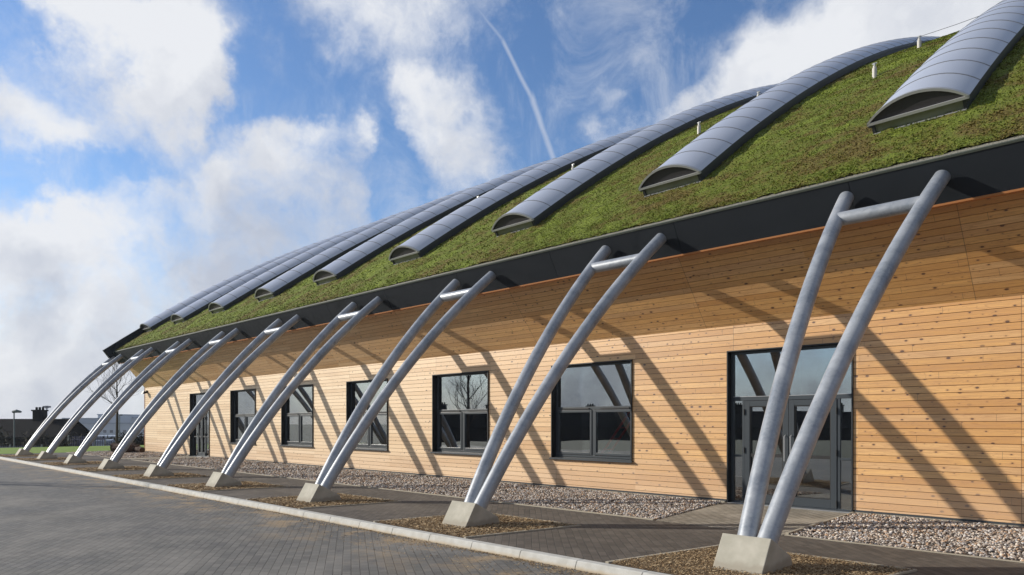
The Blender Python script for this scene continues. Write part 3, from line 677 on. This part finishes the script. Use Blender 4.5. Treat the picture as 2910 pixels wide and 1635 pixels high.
# near entrance: fanlight, two side lights, double door
def entrance(x0, x1, z1, zt, side=.24, leafs=2):
    L_ = ((x0 + x1) / 2, WY, 0); mb = MB(); ya, yb = WY + .10, WY + .17
    mb.box(x0 + .001, x0 + .022, WY - .03, WY + .2, .0, z1); mb.box(x1 - .022, x1 - .001, WY - .03, WY + .2, .0, z1); mb.box(x0 + .022, x1 - .022, WY - .03, WY + .2, z1 - .022, z1 - .001)
    D = obj('entrance', mb, M['liner'], B, loc=L_)
    a, b = x0 + .024, x1 - .024; t = .052
    mb = MB(); ring(mb, a, b, .02, z1 - .024, t, ya, yb, .03); mb.box(a + t, b - t, ya, yb, zt, zt + .075)
    sa, sb = a + side, b - side
    if side: mb.box(sa, sa + t, ya, yb, .05, zt); mb.box(sb - t, sb, ya, yb, .05, zt); mb.box(a + t, sa, ya, yb, .92, .96); mb.box(sb, b - t, ya, yb, .92, .96)
    obj('frame', mb, M['frame'], D, bevel=.004)
    mb = MB(); mb.box(a + t, b - t, ya - .003, ya + .003 - .008, zt + .075, zt + .084); obj('drip_bar', mb, M['alu'], D)
    mb = MB(); mb.box(a + t + .002, b - t - .002, ya + .02, ya + .024, zt + .077, z1 - .024 - t - .002); obj('fanlight_pane', mb, M['glass'], D)
    if side:
        for (p, q) in ((a + t, sa), (sb, b - t)):
            mb = MB(); mb.box(p + .002, q - .002, ya + .02, ya + .024, .052, .918); mb.box(p + .002, q - .002, ya + .02, ya + .024, .962, zt - .002); obj('side_pane', mb, M['glass'], D)
        la, lb = sa + t, sb - t
    else: la, lb = a + t, b - t
    mid = (la + lb) / 2
    for i, (p, q) in enumerate(((la + .006, mid - .003), (mid + .003, lb - .006))):
        mb = MB(); ring(mb, p, q, .052, zt - .006, .105, ya - .012, yb - .012, .15); obj('door_leaf', mb, M['frame'], D, bevel=.004)
        mb = MB(); ring(mb, p + .106, q - .106, .203, zt - .112, .016, ya - .002, ya + .03); mb.box(p + .123, q - .123, ya + .002, ya + .02, .93, .99); obj('glazing_bead', mb, M['gasket'], D)
        mb = MB(); mb.box(p + .12, q - .12, ya + .034, ya + .038, .2, zt - .11); obj('door_pane', mb, M['glass'], D)
        hx = p if i == 0 else q; s = -1 if i == 0 else 1
        for hz in (.14, 1.05, zt - .22):
            mb = MB(); mb.tube([(hx + s * .002, ya - .024, hz - .055), (hx + s * .002, ya - .024, hz + .055)], .013, 8); obj('hinge', mb, M['gasket'], D)
        kx = q - .055 if i == 0 else p + .055
        if leafs == 2:
            mb = MB(); mb.tube([(kx, ya - .012, .85), (kx, ya - .06, .87), (kx, ya - .06, 1.33), (kx, ya - .012, 1.35)], .011, 8); obj('handle', mb, M['alu'], D)
    mb = MB(); mb.box(x0 + .03, x1 - .03, WY - .06, WY + .2, -.02, .018); obj('threshold', mb, M['alu'], D)
    return D
entrance(-7.34, -4.93, 3.0, 2.015)
entrance(-35.57, -33.23, 2.985, 2.02, side=.62)
# floodlight under the eaves at the far corner
FL = empty('floodlight', (-41.7, 12.99, 3.25)); tag(FL, 'small black floodlight fixed high on the timber wall at its far left corner', 'floodlight')
mb = MB(); mb.add([(-41.84, 12.80, 3.30), (-41.56, 12.80, 3.30), (-41.56, 12.72, 3.14), (-41.84, 12.72, 3.14), (-41.80, 12.94, 3.26), (-41.60, 12.94, 3.26), (-41.60, 12.88, 3.16), (-41.80, 12.88, 3.16)],
                  [(0, 1, 2, 3), (4, 7, 6, 5), (0, 4, 5, 1), (1, 5, 6, 2), (2, 6, 7, 3), (3, 7, 4, 0)]); obj('lamp_head', mb, M['liner'], FL)
mb = MB(); mb.box(-41.74, -41.66, 12.93, 13.005, 3.18, 3.34); obj('bracket', mb, M['liner'], FL)

# skylights
SX = [(-4.64 - 4.70 * k, -3.14 - 4.70 * k) for k in range(9)]
Y0 = 12.98
def skylight(x0, x1):
    SK = MB(); CUR = .19; yy = [Y0]; 
    while yy[-1] < 49: yy.append(yy[-1] + .62)
    def up(y, h_): a = math.atan2(float(rz(y + .05) - rz(y - .05)), .1); return (y - math.sin(a) * h_, float(rz(y)) + math.cos(a) * h_)
    L_ = (x0, Y0, float(rz(Y0)))
    mb = MB()
    cl, cr_ = MB(), MB(); h_ = len(mb.f)
    for i in range(len(yy) - 1):
        for t_, xa, xb, xc, xd in ((cl, x0 + .05, x0 + .10, x0, x0 + .05), (cr_, x1 - .10, x1 - .05, x1 - .05, x1)):
            t_.prism([up(yy[i], -.05), up(yy[i], CUR), up(yy[i + 1], CUR), up(yy[i + 1], -.05)], xa, xb)
            t_.prism([up(yy[i], CUR - .05), up(yy[i], CUR + .03), up(yy[i + 1], CUR + .03), up(yy[i + 1], CUR - .05)], xc, xd)
    # glazed barrel
    rise = .30; wdt = x1 - x0; R_ = (wdt * wdt / 4 + rise * rise) / (2 * rise); half = math.asin(wdt / 2 / R_); na_ = 16
    arc = [(x0 + wdt / 2 + R_ * math.sin(-half + 2 * half * k / na_), CUR + .03 + R_ * math.cos(-half + 2 * half * k / na_) - (R_ - rise)) for k in range(na_ + 1)]
    mb = MB()
    for y in yy:
        for (xa, h_) in arc: p = up(y, h_); mb.v.append((xa, p[0], p[1]))
    n = na_ + 1
    for i in range(len(yy) - 1):
        for k in range(na_): mb.f.append((i * n + k, i * n + k + 1, (i + 1) * n + k + 1, (i + 1) * n + k))
    sk = obj('skylight', mb, M['poly'], B, loc=L_, smooth=True); obj('curb', cl, M['curb'], sk, loc=L_); obj('curb', cr_, M['curb'], sk, loc=L_)
    # glazing bars
    mb = MB()
    def band(y, w_, t_, lo=-.004):
        o = len(mb.v)
        for dy in (0, w_):
            for e in (lo, t_):
                for (xa, h_) in arc: p = up(y + dy, h_ + e); mb.v.append((xa, p[0], p[1]))
        for k in range(na_):
            a = o + k; mb.f.append((a + n, a + n + 1, a + 3 * n + 1, a + 3 * n)); mb.f.append((a, a + 1, a + n + 1, a + n)); mb.f.append((a + 2 * n, a + 2 * n + 1, a + 3 * n + 1, a + 3 * n))
    for y in yy[1:40]: band(y - .009, .018, .008)
    obj('glazing_bar', mb, M['seam'], sk, loc=L_)
    mb = MB(); band(Y0 - .035, .055, .014, -.030)
    a0 = up(Y0 - .035, CUR - .005); a1 = up(Y0 - .035, CUR + .038); b0 = up(Y0 + .02, CUR - .005); b1 = up(Y0 + .02, CUR + .038)
    mb.prism([a0, a1, b1, b0], x0 - .0, x1 + .0); obj('end_frame', mb, M['alu'], sk, loc=L_)
    mb = MB(); o = 0
    pts = [up(Y0 + .0, h_ - .03) for (xa, h_) in arc]; mb.v = [(xa, p[0], p[1]) for (xa, h_), p in zip(arc, pts)]; mb.f = [tuple(range(len(arc)))]
    obj('end_panel', mb, M['louvre'], sk, loc=L_)
    mb = MB(); mb.prism([up(Y0 + .03, -.04), up(Y0 + .03, CUR - .022), up(Y0 + .08, CUR - .022), up(Y0 + .08, -.04)], x0 + .052, x1 - .052); obj('curb_front', mb, M['curbfront'], sk, loc=L_)
    mb = MB(); mb.prism([up(Y0 - .03, .02), up(Y0 - .03, .032), up(Y0 + .028, .032), up(Y0 + .028, .02)], x0 + .06, x1 - .06); obj('apron_flashing', mb, M['alu'], sk, loc=L_)
    return sk
s0 = skylight(*SX[0])
for k in range(1, 9):
    c = copy_tree(s0, None, (-4.70 * k, 0, 0)); c.parent = B

# life-line posts on the roof with their wire
def post(y):
    x = 0; z = float(rz(y)); mb = MB(); mb.tube([(x, y, z - .05), (x, y, z + .23), (x, y, z + .25), (x, y, z + .28)], [.05, .05, .036, .036], 14)
    return mb
XP = [-6.25 - 4.70 * k for k in range(8)]
P1 = obj('anchor_post', post(17.9), M['white'], B, loc=(0, 17.9, float(rz(17.9)))); mb = MB(); z = float(rz(17.9)) + .28; mb.box(-.015, .015, 17.87, 17.93, z, z + .07); mb.box(-.05, .05, 17.89, 17.91, z + .05, z + .075); c1 = obj('cable_clamp', mb, M['alu'], P1)
P1.location.x += XP[0]
posts = [(XP[0] + .05, 17.6), (XP[0], 20.9), (XP[1] + .1, 17.7), (XP[1], 21.3), (XP[2], 17.9), (XP[3], 17.9), (XP[4], 17.9)]
P1.location = Vector((posts[0][0], posts[0][1], float(rz(posts[0][1])))) - WL[B.name]; WL[P1.name] = P1.location + WL[B.name]
for (x, y) in posts[1:]:
    c = copy_tree(P1); c.parent = B; c.location = Vector((x, y, float(rz(y)))) - WL[B.name]
mb = MB(); zc = float(rz(20.9)) + .33
pp = []
for x_, z_ in ((-6.62, -.26), (-6.25, 0), (-5.4, -.015), (-4.6, .0), (-3.6, -.01), (-1.55, .0)): pp.append((x_, 20.9, zc + z_))
mb.tube(pp, .006, 5); obj('safety_cable', mb, M['liner'], B)

# ------------------------------------------------------------------ steel hoops on concrete feet
def hoop(xc):
    Hh = empty('steel_hoop', (xc, 7.05, 0))
    mb = MB(); x0, x1 = xc - .285, xc + .285
    mb.prism([(7.03, -.08), (7.03, .0), (7.25, .365), (7.70, .125), (7.735, .06), (7.735, -.08)], x0, x1); obj('footing', mb, M['concrete'], Hh, bevel=.008)
    # arc in the y-z plane
    P0 = Vector((7.43, .20)); P1_ = Vector((11.50, 5.06)); ch = (P1_ - P0); ca = math.atan2(ch.y, ch.x); D = math.radians(9.5)
    Rr = ch.length / (2 * math.sin(D)); pts = []; nn = 28
    for i in range(nn + 1):
        t = i / nn; ang = ca + D - 2 * D * t; pts.append(None)
    # integrate circular arc
    y, z = P0; arc = [(y, z)]; ds = Rr * 2 * D / nn
    for i in range(nn):
        ang = ca + D - 2 * D * (i + .5) / nn; y += math.cos(ang) * ds; z += math.sin(ang) * ds; arc.append((y, z))
    for (xb, xt) in ((-.108, -.60), (.108, .72)):
        mb = MB(); path = [(xc + xb + (xt - xb) * i / nn, a[0], a[1]) for i, a in enumerate(arc)]
        mb.tube(path, .110, 32); obj('tube', mb, M['steel'], Hh, smooth=True)
    i = int(nn * .895); a = arc[i]; t = i / nn
    xa = xc - .108 + (-.60 + .108) * t; xb = xc + .108 + (.72 - .108) * t
    mb = MB(); mb.tube([(xa, a[0], a[1]), (xb, a[0], a[1])], .102, 28); obj('cross_tube', mb, M['steel'], Hh, smooth=True)
    return Hh
XC = -3.865; PIT = 4.71
h0 = hoop(XC)
hl = ['galvanised twin tube hoop nearest the camera, standing before the large glazed entrance',
      'galvanised twin tube hoop second from the right, passing just left of the nearest window',
      'galvanised twin tube hoop third from the right, crossing the third nearest window',
      'galvanised twin tube hoop fourth from the right, its feet below the two farthest windows',
      'galvanised twin tube hoop fifth from the right, crossing the far glazed door',
      'galvanised twin tube hoop fourth from the left, crossing the far corner of the timber wall',
      'galvanised twin tube hoop third from the left, crossing in front of the bare tree',
      'galvanised twin tube hoop second from the left, crossing in front of the distant sheds',
      'leftmost and farthest galvanised twin tube hoop, its foot beside the lawn']
tag(h0, hl[0], 'steel support', 'steel hoops propping the eaves')
NH = 9
for k in range(1, NH):
    c = copy_tree(h0, None, (-PIT * k, 0, 0)); tag(c, hl[k], 'steel support', 'steel hoops propping the eaves')

# planting beds round the feet
def chips(n, x, y, z, s0, s1):
    L1 = rng.uniform(s0, s1, n); a = rng.uniform(0, 6.28, n); u = np.stack([np.cos(a), np.sin(a), rng.uniform(-.4, .4, n)], 1); v = np.stack([-np.sin(a), np.cos(a), rng.uniform(-.6, .6, n)], 1); nn = np.cross(u, v)
    c = np.stack([x, y, z], 1); V = np.zeros((n, 6, 3))
    sh = [(-.5, -.14, 0), (.5, -.10, .02), (.45, .12, 0), (-.45, .16, .01), (-.1, .02, .11), (.2, .0, .10)]
    for i, (p, q, r_) in enumerate(sh): V[:, i] = c + (u * p + v * q + nn * r_) * L1[:, None]
    F = np.array([(0, 1, 5), (0, 5, 4), (1, 2, 5), (2, 3, 4), (2, 4, 5), (3, 0, 4)])
    return V.reshape(-1, 3), (F[None] + (np.arange(n) * 6)[:, None, None]).reshape(-1, 3)
bl = ['bed of brown bark mulch round the nearest concrete foot, cut off by the picture edge', 'bed of brown bark mulch round the second nearest concrete foot', 'bed of brown bark mulch round the third concrete foot from the right',
      'bed of brown bark mulch round the fourth concrete foot from the right', 'bed of brown bark mulch round the fifth concrete foot from the right', 'small far bed of bark mulch round the sixth concrete foot from the right',
      'thin far bed of mulch round the third foot from the left', 'thin far bed of mulch round the second foot from the left', 'farthest sliver of mulch bed on the left']
for k in range(NH):
    dx = -PIT * k
    BD = empty('planting_bed', (XC + dx, 7.4, 0)); tag(BD, bl[k], 'planting bed', 'mulch beds along the kerb')
    q = [(-5.16 + dx, 6.455), (-4.84 + dx, 8.50), (-2.56 + dx, 8.50), (-2.88 + dx, 6.455)]
    mb = MB(); mb.add([(x, y, .002) for x, y in q], [(0, 1, 2, 3)])
    obj('mulch', mb, M['mulch'], BD)
    mb = MB(); e = .045
    def slab(a, b, wx, wy):
        mb.add([(a[0], a[1], .016), (b[0], b[1], .016), (b[0] + wx, b[1] + wy, .016), (a[0] + wx, a[1] + wy, .016), (a[0], a[1], -.1), (b[0], b[1], -.1), (b[0] + wx, b[1] + wy, -.1), (a[0] + wx, a[1] + wy, -.1)],
               [(0, 1, 2, 3), (4, 7, 6, 5), (0, 4, 5, 1), (1, 5, 6, 2), (2, 6, 7, 3), (3, 7, 4, 0)])
    slab(q[0], q[1], e, 0); slab(q[3], q[2], -e, 0); slab((q[1][0] + e, q[1][1]), (q[2][0] - e, q[2][1]), 0, -e)
    obj('edging', mb, M['edging'], BD)
    n = int(22000 / (1 + .8 * k) ** 1.2); s = 1 + .35 * k
    t = rng.uniform(0, 1, n); y = 6.47 + 1.98 * t; x = -5.10 + dx + .32 * t + rng.uniform(0, 2.2, n)
    keep = ~((np.abs(x - (XC + dx)) < .28) & (y > 7.05) & (y < 7.72)); x, y = x[keep], y[keep]; n = len(x)
    V, F = chips(n, x, y, rng.uniform(.0, .03, n), .011 * s, .036 * s)
    bigmesh('bark_chips', V, F, M['chip'], BD, kind='stuff')
# chips blown over the road beside the kerb
n = 9000; x = -rng.uniform(1.0, 1.0 + 22 * rng.uniform(0, 1, n) ** 1.0, n); y = KY - .012 - np.abs(rng.normal(0, .10, n)) * (1.1 + np.sin(x * 2.1) * .8) - (rng.uniform(0, 1, n) < .2) * rng.uniform(0, .8, n)
V, F = chips(n, x, y, np.full(n, -.095), .010, .032); o = bigmesh('loose_mulch', V, F, M['chip'], kind='stuff'); tag(o, 'loose bark chips scattered on the road along the kerb', 'mulch')

# ------------------------------------------------------------------ far left: logs, tree, fence, lamps, houses, sheds
M['bark'] = mat('bark', (.055, .04, .032), .9); M['black'] = mat('black', (.008, .008, .008), .7)
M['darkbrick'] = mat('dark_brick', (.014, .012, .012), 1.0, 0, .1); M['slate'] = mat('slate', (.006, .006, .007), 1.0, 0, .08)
m = mat('log', (.05, .03, .02), .9); g = G(m); g.col(g.mix(g.noise(g.co, 6, 4), (.015, .01, .008), (.09, .045, .025))); M['log'] = m
R_ = random.Random(7)
def log(x, y, r, l, ang, lab):
    mb = MB(); p = []; rr = []
    for i in range(7): t = i / 6 - .5; p.append((x + math.cos(ang) * l * t, y + math.sin(ang) * l * t + R_.uniform(-.02, .02), r + R_.uniform(-.015, .015))); rr.append(r * (1 - .12 * abs(t)) * R_.uniform(.9, 1.08))
    mb.tube(p, rr, 10); o = obj('log', mb, M['log'], loc=(x, y, 0)); tag(o, lab, 'log', 'dark logs lying by the corner of the wall'); return o
log(-43.3, 12.3, .26, 1.2, .9, 'largest dark log, lying left of the far wall corner'); log(-42.5, 12.0, .24, 1.0, .5, 'dark log in the middle of the heap by the far wall corner')
log(-41.6, 12.1, .23, .9, 1.2, 'reddish dark log in front of the far wall corner'); log(-41.0, 12.4, .17, .5, .3, 'small stubby log at the right end of the heap'); log(-43.9, 12.6, .2, .8, .2, 'dark log at the left end of the heap')

def baretree(loc, H_, spread, seed, name, label, levels=6, upr=.55, trunk_frac=.36, tr=.11):
    R = random.Random(seed); T = empty(name, loc); tb = MB(); cb = MB()
    base = Vector(loc); tp = [base, base + Vector((.02, .01, H_ * trunk_frac * .5)), base + Vector((0, .03, H_ * trunk_frac)), base + Vector((.03, 0, H_ * .66)), base + Vector((0, 0, H_ * .93))]
    tb.tube(tp, [tr * 1.25, tr, tr * .85, tr * .5, tr * .15], 8); obj('trunk', tb, M['bark'], T, smooth=True)
    def grow(p, d, l, r, lev):
        q = p; pts = [p]; dd = d.copy(); ns = 3
        for i in range(ns):
            dd = (dd + Vector((R.uniform(-.16, .16), R.uniform(-.16, .16), R.uniform(-.04, .16)))).normalized(); q = q + dd * l / ns; pts.append(q)
        cb.tube(pts, [r * (1 - .5 * i / ns) for i in range(ns + 1)], 4 if lev < 3 else 3, caps=False)
        if lev >= levels: return
        nb = 3 if lev < 3 else 2 + (R.random() < .5)
        for b in range(nb):
            s = pts[1 + (b % ns)] if b < nb - 1 else q
            ax = Vector((R.uniform(-1, 1), R.uniform(-1, 1), R.uniform(-1, 1))).normalized(); perp = dd.cross(ax).normalized()
            nd = (dd + perp * R.uniform(.35, .75) + Vector((0, 0, .12))).normalized(); grow(s, nd, l * R.uniform(.6, .8), r * .58, lev + 1)
    nl = 15
    for i in range(nl):
        t = i / (nl - 1); z = H_ * (trunk_frac + (.9 - trunk_frac) * t); a = i * 2.4 + R.uniform(-.3, .3)
        out_ = spread * (1 - .72 * t) ; d = Vector((math.cos(a), math.sin(a), upr + .9 * t)).normalized()
        grow(base + Vector((0, 0, z)), d, out_ * .52, tr * .34 * (1 - .4 * t), 2)
    obj('crown', cb, M['bark'], T); tag(T, label, 'tree'); return T
p = at(332, 48); baretree((p.x, p.y, -.1), 5.9, 2.5, 3, 'bare_tree', 'slim leafless tree on the lawn behind the far corner of the building', levels=6, tr=.085, trunk_frac=.40)
# trees and houses across the road, seen only mirrored in the glass
baretree((-32.6, -1.6, -.13), 6.6, 2.5, 11, 'bare_tree', 'leafless tree across the road, seen mirrored in the second nearest window', levels=6, upr=.9, trunk_frac=.22, tr=.12)

def house(loc, ang, wid, dep, eave, ridge, label, chim=(.2, .8), name='terraced_house', zb=-6, dark=True):
    Hs = empty(name, (loc[0], loc[1], zb)); c, s = math.cos(ang), math.sin(ang)
    def T_(x, y, z): return (loc[0] + x * c - y * s, loc[1] + x * s + y * c, z)
    def tb(mb, x0, x1, y0, y1, z0, z1):
        mb.add([T_(x, y, z) for x in (x0, x1) for y in (y0, y1) for z in (z0, z1)], [(0, 1, 3, 2), (4, 6, 7, 5), (0, 4, 5, 1), (2, 3, 7, 6), (0, 2, 6, 4), (1, 5, 7, 3)])
    mb = MB(); w_, d_ = wid / 2, dep / 2; tb(mb, -w_, w_, -d_, d_, zb, eave)
    mb.add([T_(-w_, -d_, eave), T_(-w_, d_, eave), T_(-w_, 0, ridge - .15)], [(0, 1, 2)]); mb.add([T_(w_, -d_, eave), T_(w_, d_, eave), T_(w_, 0, ridge - .15)], [(0, 1, 2)])
    wl = obj('wall', mb, M['darkbrick'], Hs)
    mb = MB(); o = .3; e = eave - .1
    for sg in (-1, 1):
        mb.add([T_(-w_ - o, sg * (d_ + o), e), T_(w_ + o, sg * (d_ + o), e), T_(w_ + o, 0, ridge), T_(-w_ - o, 0, ridge), T_(-w_ - o, sg * (d_ + o), e - .15), T_(w_ + o, sg * (d_ + o), e - .15), T_(w_ + o, 0, ridge - .15), T_(-w_ - o, 0, ridge - .15)],
               [(0, 1, 2, 3), (4, 7, 6, 5), (0, 4, 5, 1), (1, 5, 6, 2), (2, 6, 7, 3), (3, 7, 4, 0)])
    rf = obj('roof', mb, M['slate'], Hs)
    for f_ in chim:
        mb = MB(); cx = -w_ + wid * f_; tb(mb, cx - .55, cx + .55, -.4, .4, ridge - .5, ridge + .85); tb(mb, cx - .65, cx + .65, -.5, .5, ridge + .85, ridge + 1.0)
        for q in (-.35, 0, .35):
            c0 = T_(cx + q, 0, ridge + 1.0); mb.tube([c0, (c0[0], c0[1], ridge + 1.3)], .12, 8)
        obj('chimney', mb, M['darkbrick'], rf)
    for i in range(max(2, int(wid / 3.2))):
        cx = -w_ + wid * (i + .5) / max(2, int(wid / 3.2)); mb = MB(); tb(mb, cx - .5, cx + .5, -d_ - .04, -d_ + .02, eave - 1.7, eave - .5); obj('window', mb, M['frame'], Hs)
    tag(Hs, label, 'house'); return Hs
ca = math.atan2(RT.y, RT.x)
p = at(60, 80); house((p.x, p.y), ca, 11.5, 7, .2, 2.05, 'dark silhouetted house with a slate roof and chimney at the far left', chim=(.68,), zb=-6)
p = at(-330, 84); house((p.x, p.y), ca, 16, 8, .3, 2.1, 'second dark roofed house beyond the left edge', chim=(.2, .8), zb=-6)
# the row opposite, mirrored in the glass
for i, (dd, aa) in enumerate(((92, 0), (90, .17), (88, .34), (90, .51), (94, .68), (100, .85))):
    a0 = math.atan2(-.62, -.785) - .25 + aa; ctr = (math.cos(a0) * dd + 0, math.sin(a0) * dd - 8)
    house(ctr, a0 + math.pi / 2, 15.0, 8, 1.0, 3.4, ['dark house at the left end of the row across the road', 'dark house second in the row across the road', 'dark house third in the row across the road', 'dark house fourth in the row across the road', 'dark house fifth in the row across the road', 'dark house at the right end of the row across the road'][i], chim=(.25, .75))

def lamp(px, depth, ztop, zb, label, arm=True, r=.06):
    p = at(px, depth); T = empty('street_lamp', (p.x, p.y, zb)); mb = MB(); mb.tube([(p.x, p.y, zb), (p.x, p.y, zb + 1.2), (p.x, p.y, ztop)], [r * 1.4, r, r * .7], 8); obj('pole', mb, M['pole'], T)
    mb = MB(); q = Vector((p.x, p.y, ztop)) ; d = RT * .55
    if arm:
        mb.tube([q - RT * .12, q + RT * .2 + Vector((0, 0, .06)), q + d], [.09, .13, .07], 8); obj('lamp_head', mb, M['pole'], T)
    else:
        mb.tube([q - RT * .8, q + RT * .8], .12, 6); mb.tube([q - RT * .3 + Vector((0, 0, .4)), q + RT * .3 + Vector((0, 0, .4))], .2, 6); obj('lamp_head', mb, M['pole'], T)
    tag(T, label, 'lamp post'); return T
M['pole'] = mat('lamp_pole', (.16, .19, .18), .6)
lamp(40, 56, 2.45, -2, 'green grey lamp post in front of the dark house at the far left')
lamp(340, 130, 3.0, -7, 'thin lamp post beside the bare tree, in front of the distant sheds', r=.12)
M['fence'] = mat('fence_metal', (.13, .12, .17), .6)
def fence(pa_, pb, depth_a, depth_b, zb, h_, label, step=.16):
    a, b = at(pa_, depth_a), at(pb, depth_b); T = empty('metal_fence', (a.x, a.y, zb)); n = int((b - a).length / step); d = (b - a) / n; mb = MB()
    for i in range(n): p = a + d * i; mb.add([(p.x, p.y, zb), (p.x + d.x * .55, p.y + d.y * .55, zb), (p.x + d.x * .55, p.y + d.y * .55, zb + h_), (p.x, p.y, zb + h_)], [(0, 1, 2, 3)])
    obj('pales', mb, M['fence'], T); mb = MB(); mb.tube([a + Vector((0, 0, zb + h_ * .85)), b + Vector((0, 0, zb + h_ * .85))], .03, 4); mb.tube([a + Vector((0, 0, zb + h_ * .2)), b + Vector((0, 0, zb + h_ * .2))], .03, 4); obj('rails', mb, M['fence'], T)
    for i in range(0, n, int(2.4 / step)):
        p = a + d * i; mb = MB(); mb.box(p.x - .05, p.x + .05, p.y - .05, p.y + .05, zb - .3, zb + h_ + .1); obj('post', mb, M['pole'], T)
    tag(T, label, 'fence'); return T
fence(195, 300, 66, 66, -1.8, 2.2, 'purple grey palisade fence beyond the lawn, left of the bare tree')
fence(300, 440, 72, 74, -2.3, 2.1, 'dark palisade fence beyond the lawn, behind the bare tree')
fence(-60, 125, 57, 57, -1.2, 1.0, 'low fence at the foot of the dark house')
# distant sheds
M['shed'] = mat('shed_pale', (.42, .46, .52), .7); M['shed2'] = mat('shed_blue', (.26, .31, .39), .7); M['shed3'] = mat('shed_dark', (.10, .11, .14), .8); M['dwin'] = mat('dark_window', (.06, .07, .10), .4)
def shed(px0, px1, dep, z0, z1, mt, label, wins=0, wz=0, th=30, name='industrial_shed'):
    a, b = at(px0, dep), at(px1, dep); u = (b - a); W_ = u.length; u.normalize(); n_ = FW.copy(); T = empty(name, (a.x, a.y, z0))
    def blk(mb, s0, s1, t0, t1, za, zb):
        mb.add([tuple(a + u * s + n_ * t + Vector((0, 0, z))) for s in (s0, s1) for t in (t0, t1) for z in (za, zb)], [(0, 1, 3, 2), (4, 6, 7, 5), (0, 4, 5, 1), (2, 3, 7, 6), (0, 2, 6, 4), (1, 5, 7, 3)])
    mb = MB(); blk(mb, 0, W_, 0, th, z0, z1); obj('wall', mb, mt, T); mb = MB(); blk(mb, -.4, W_ + .4, -.4, th + .4, z1 + .02, z1 + .6); obj('roof', mb, M['shed2'], T)
    for i in range(wins):
        s = W_ * (i + .5) / wins; mb = MB(); blk(mb, s - .9, s + .9, -.15, .1, wz - .8, wz + .8); obj('window', mb, M['dwin'], T)
    tag(T, label, 'shed'); return T
shed(120, 420, 420, -14, 1.2, M['shed'], 'long pale grey shed with a row of small dark windows in the far distance', 16, -3.2)
shed(178, 272, 470, -14, 4.4, M['shed2'], 'blue grey block rising behind the long pale shed')
shed(278, 330, 480, -14, 7.0, M['shed'], 'tall pale block at the right behind the long shed')
shed(325, 470, 500, -14, 5.2, M['shed'], 'wide pale block farthest right behind the bare tree')
shed(190, 420, 300, -14, -4.4, M['shed3'], 'low dark warehouse roof in front of the pale shed', 0, 0)
shed(225, 262, 180, -9, -3.4, M['shed'], 'small white cabin among the dark yards')
shed(255, 330, 150, -8, -4.0, M['shed3'], 'low dark store beside the white cabin')
def mast(px, dep, z1, zb, label, head):
    p = at(px, dep); T = empty('floodlight_mast', (p.x, p.y, zb)); mb = MB(); mb.tube([(p.x, p.y, zb), (p.x, p.y, z1)], [.5, .28], 6); obj('pole', mb, M['shed2'], T)
    mb = MB(); q = Vector((p.x, p.y, z1)); mb.tube([q - RT * head, q + RT * head], .45, 6); mb.tube([q + Vector((0, 0, -.7)), q + Vector((0, 0, .5))], .7, 6); obj('lamp_head', mb, M['shed3'], T); tag(T, label, 'mast', None)
mast(133, 330, 9.0, -14, 'taller floodlight mast above the dark house roof', 1.7); mast(118, 330, 6.6, -14, 'shorter floodlight mast left of the taller one', .6)
# dark shrubs in front of the house and behind the wall corner
def hedge(pa_, pb, dep, z0, z1, n, name, label, seed, thick=1.2, s=.22):
    r = np.random.default_rng(seed); t = r.uniform(0, 1, n); a, b = at(pa_, dep), at(pb, dep); T = empty(name, (a.x, a.y, z0))
    lim = z0 + (z1 - z0) * (.62 + .38 * np.sin(t * 31 + seed) * np.sin(t * 13 + 1)); z = z0 + (lim - z0) * r.uniform(0, 1, n) ** .7
    c = np.stack([a.x + (b.x - a.x) * t, a.y + (b.y - a.y) * t, z], 1) + r.normal(0, thick * .35, (n, 3)) * (1, 1, .25)
    u = r.normal(0, 1, (n, 3)); u /= np.linalg.norm(u, axis=1)[:, None]; v = r.normal(0, 1, (n, 3)); V = np.stack([c - u * s, c + v * s * .12, c + u * s, c - v * s * .12], 1).reshape(-1, 3)
    bigmesh('twigs', V, np.arange(n * 4).reshape(-1, 4), M['twig'], T, nv=4)
    mb = MB()
    for i in range(9):
        p = a + (b - a) * ((i + .5) / 9); mb.tube([(p.x, p.y, z0 - .5), (p.x + .1, p.y, z0 + (z1 - z0) * .6)], [.06, .02], 5)
    obj('stems', mb, M['bark'], T); tag(T, label, 'hedge'); return T
M['twig'] = mat('twig', (.035, .032, .018), .9)
hedge(-80, 200, 60, -1.8, 1.2, 5000, 'shrubbery', 'straggly dark shrubs in front of the dark house', 2)
hedge(345, 470, 56, -1.0, .9, 4200, 'shrubbery', 'bare dark shrubs behind the far corner of the wall', 5)
# red ladder standing inside behind the nearest window
M['red'] = mat('red_paint', (.85, .05, .03), .4)
LD = empty('ladder', (-11.5, 13.5, 0)); tag(LD, 'red ladder leaning inside the room behind the nearest window', 'ladder')
for q in (0, .30):
    mb = MB(); mb.tube([(-11.55, 13.42 + q, .0), (-9.72, 13.42 + q, 2.2)], .028, 6); obj('rail', mb, M['red'], LD)
for i in range(8):
    t = .08 + i * .118; mb = MB(); x = -11.55 + 1.83 * t; z = 2.2 * t; mb.tube([(x, 13.42, z), (x, 13.72, z)], .018, 6); obj('rung', mb, M['red'], LD)

# ------------------------------------------------------------------ haze over the distance
hm = bpy.data.materials.new('haze_air'); hm.use_nodes = True; ht = hm.node_tree; ht.nodes.clear()
ho = ht.nodes.new('ShaderNodeOutputMaterial'); hv = ht.nodes.new('ShaderNodeVolumePrincipled')
hv.inputs['Color'].default_value = (.80, .86, .95, 1); hv.inputs['Density'].default_value = .00035; ht.links.new(hv.outputs[0], ho.inputs['Volume'])
mb = MB(); mb.box(-760, 120, -140, 760, -15.2, 26.0); hz_ = obj('haze', mb, hm); tag(hz_, kind='stuff')
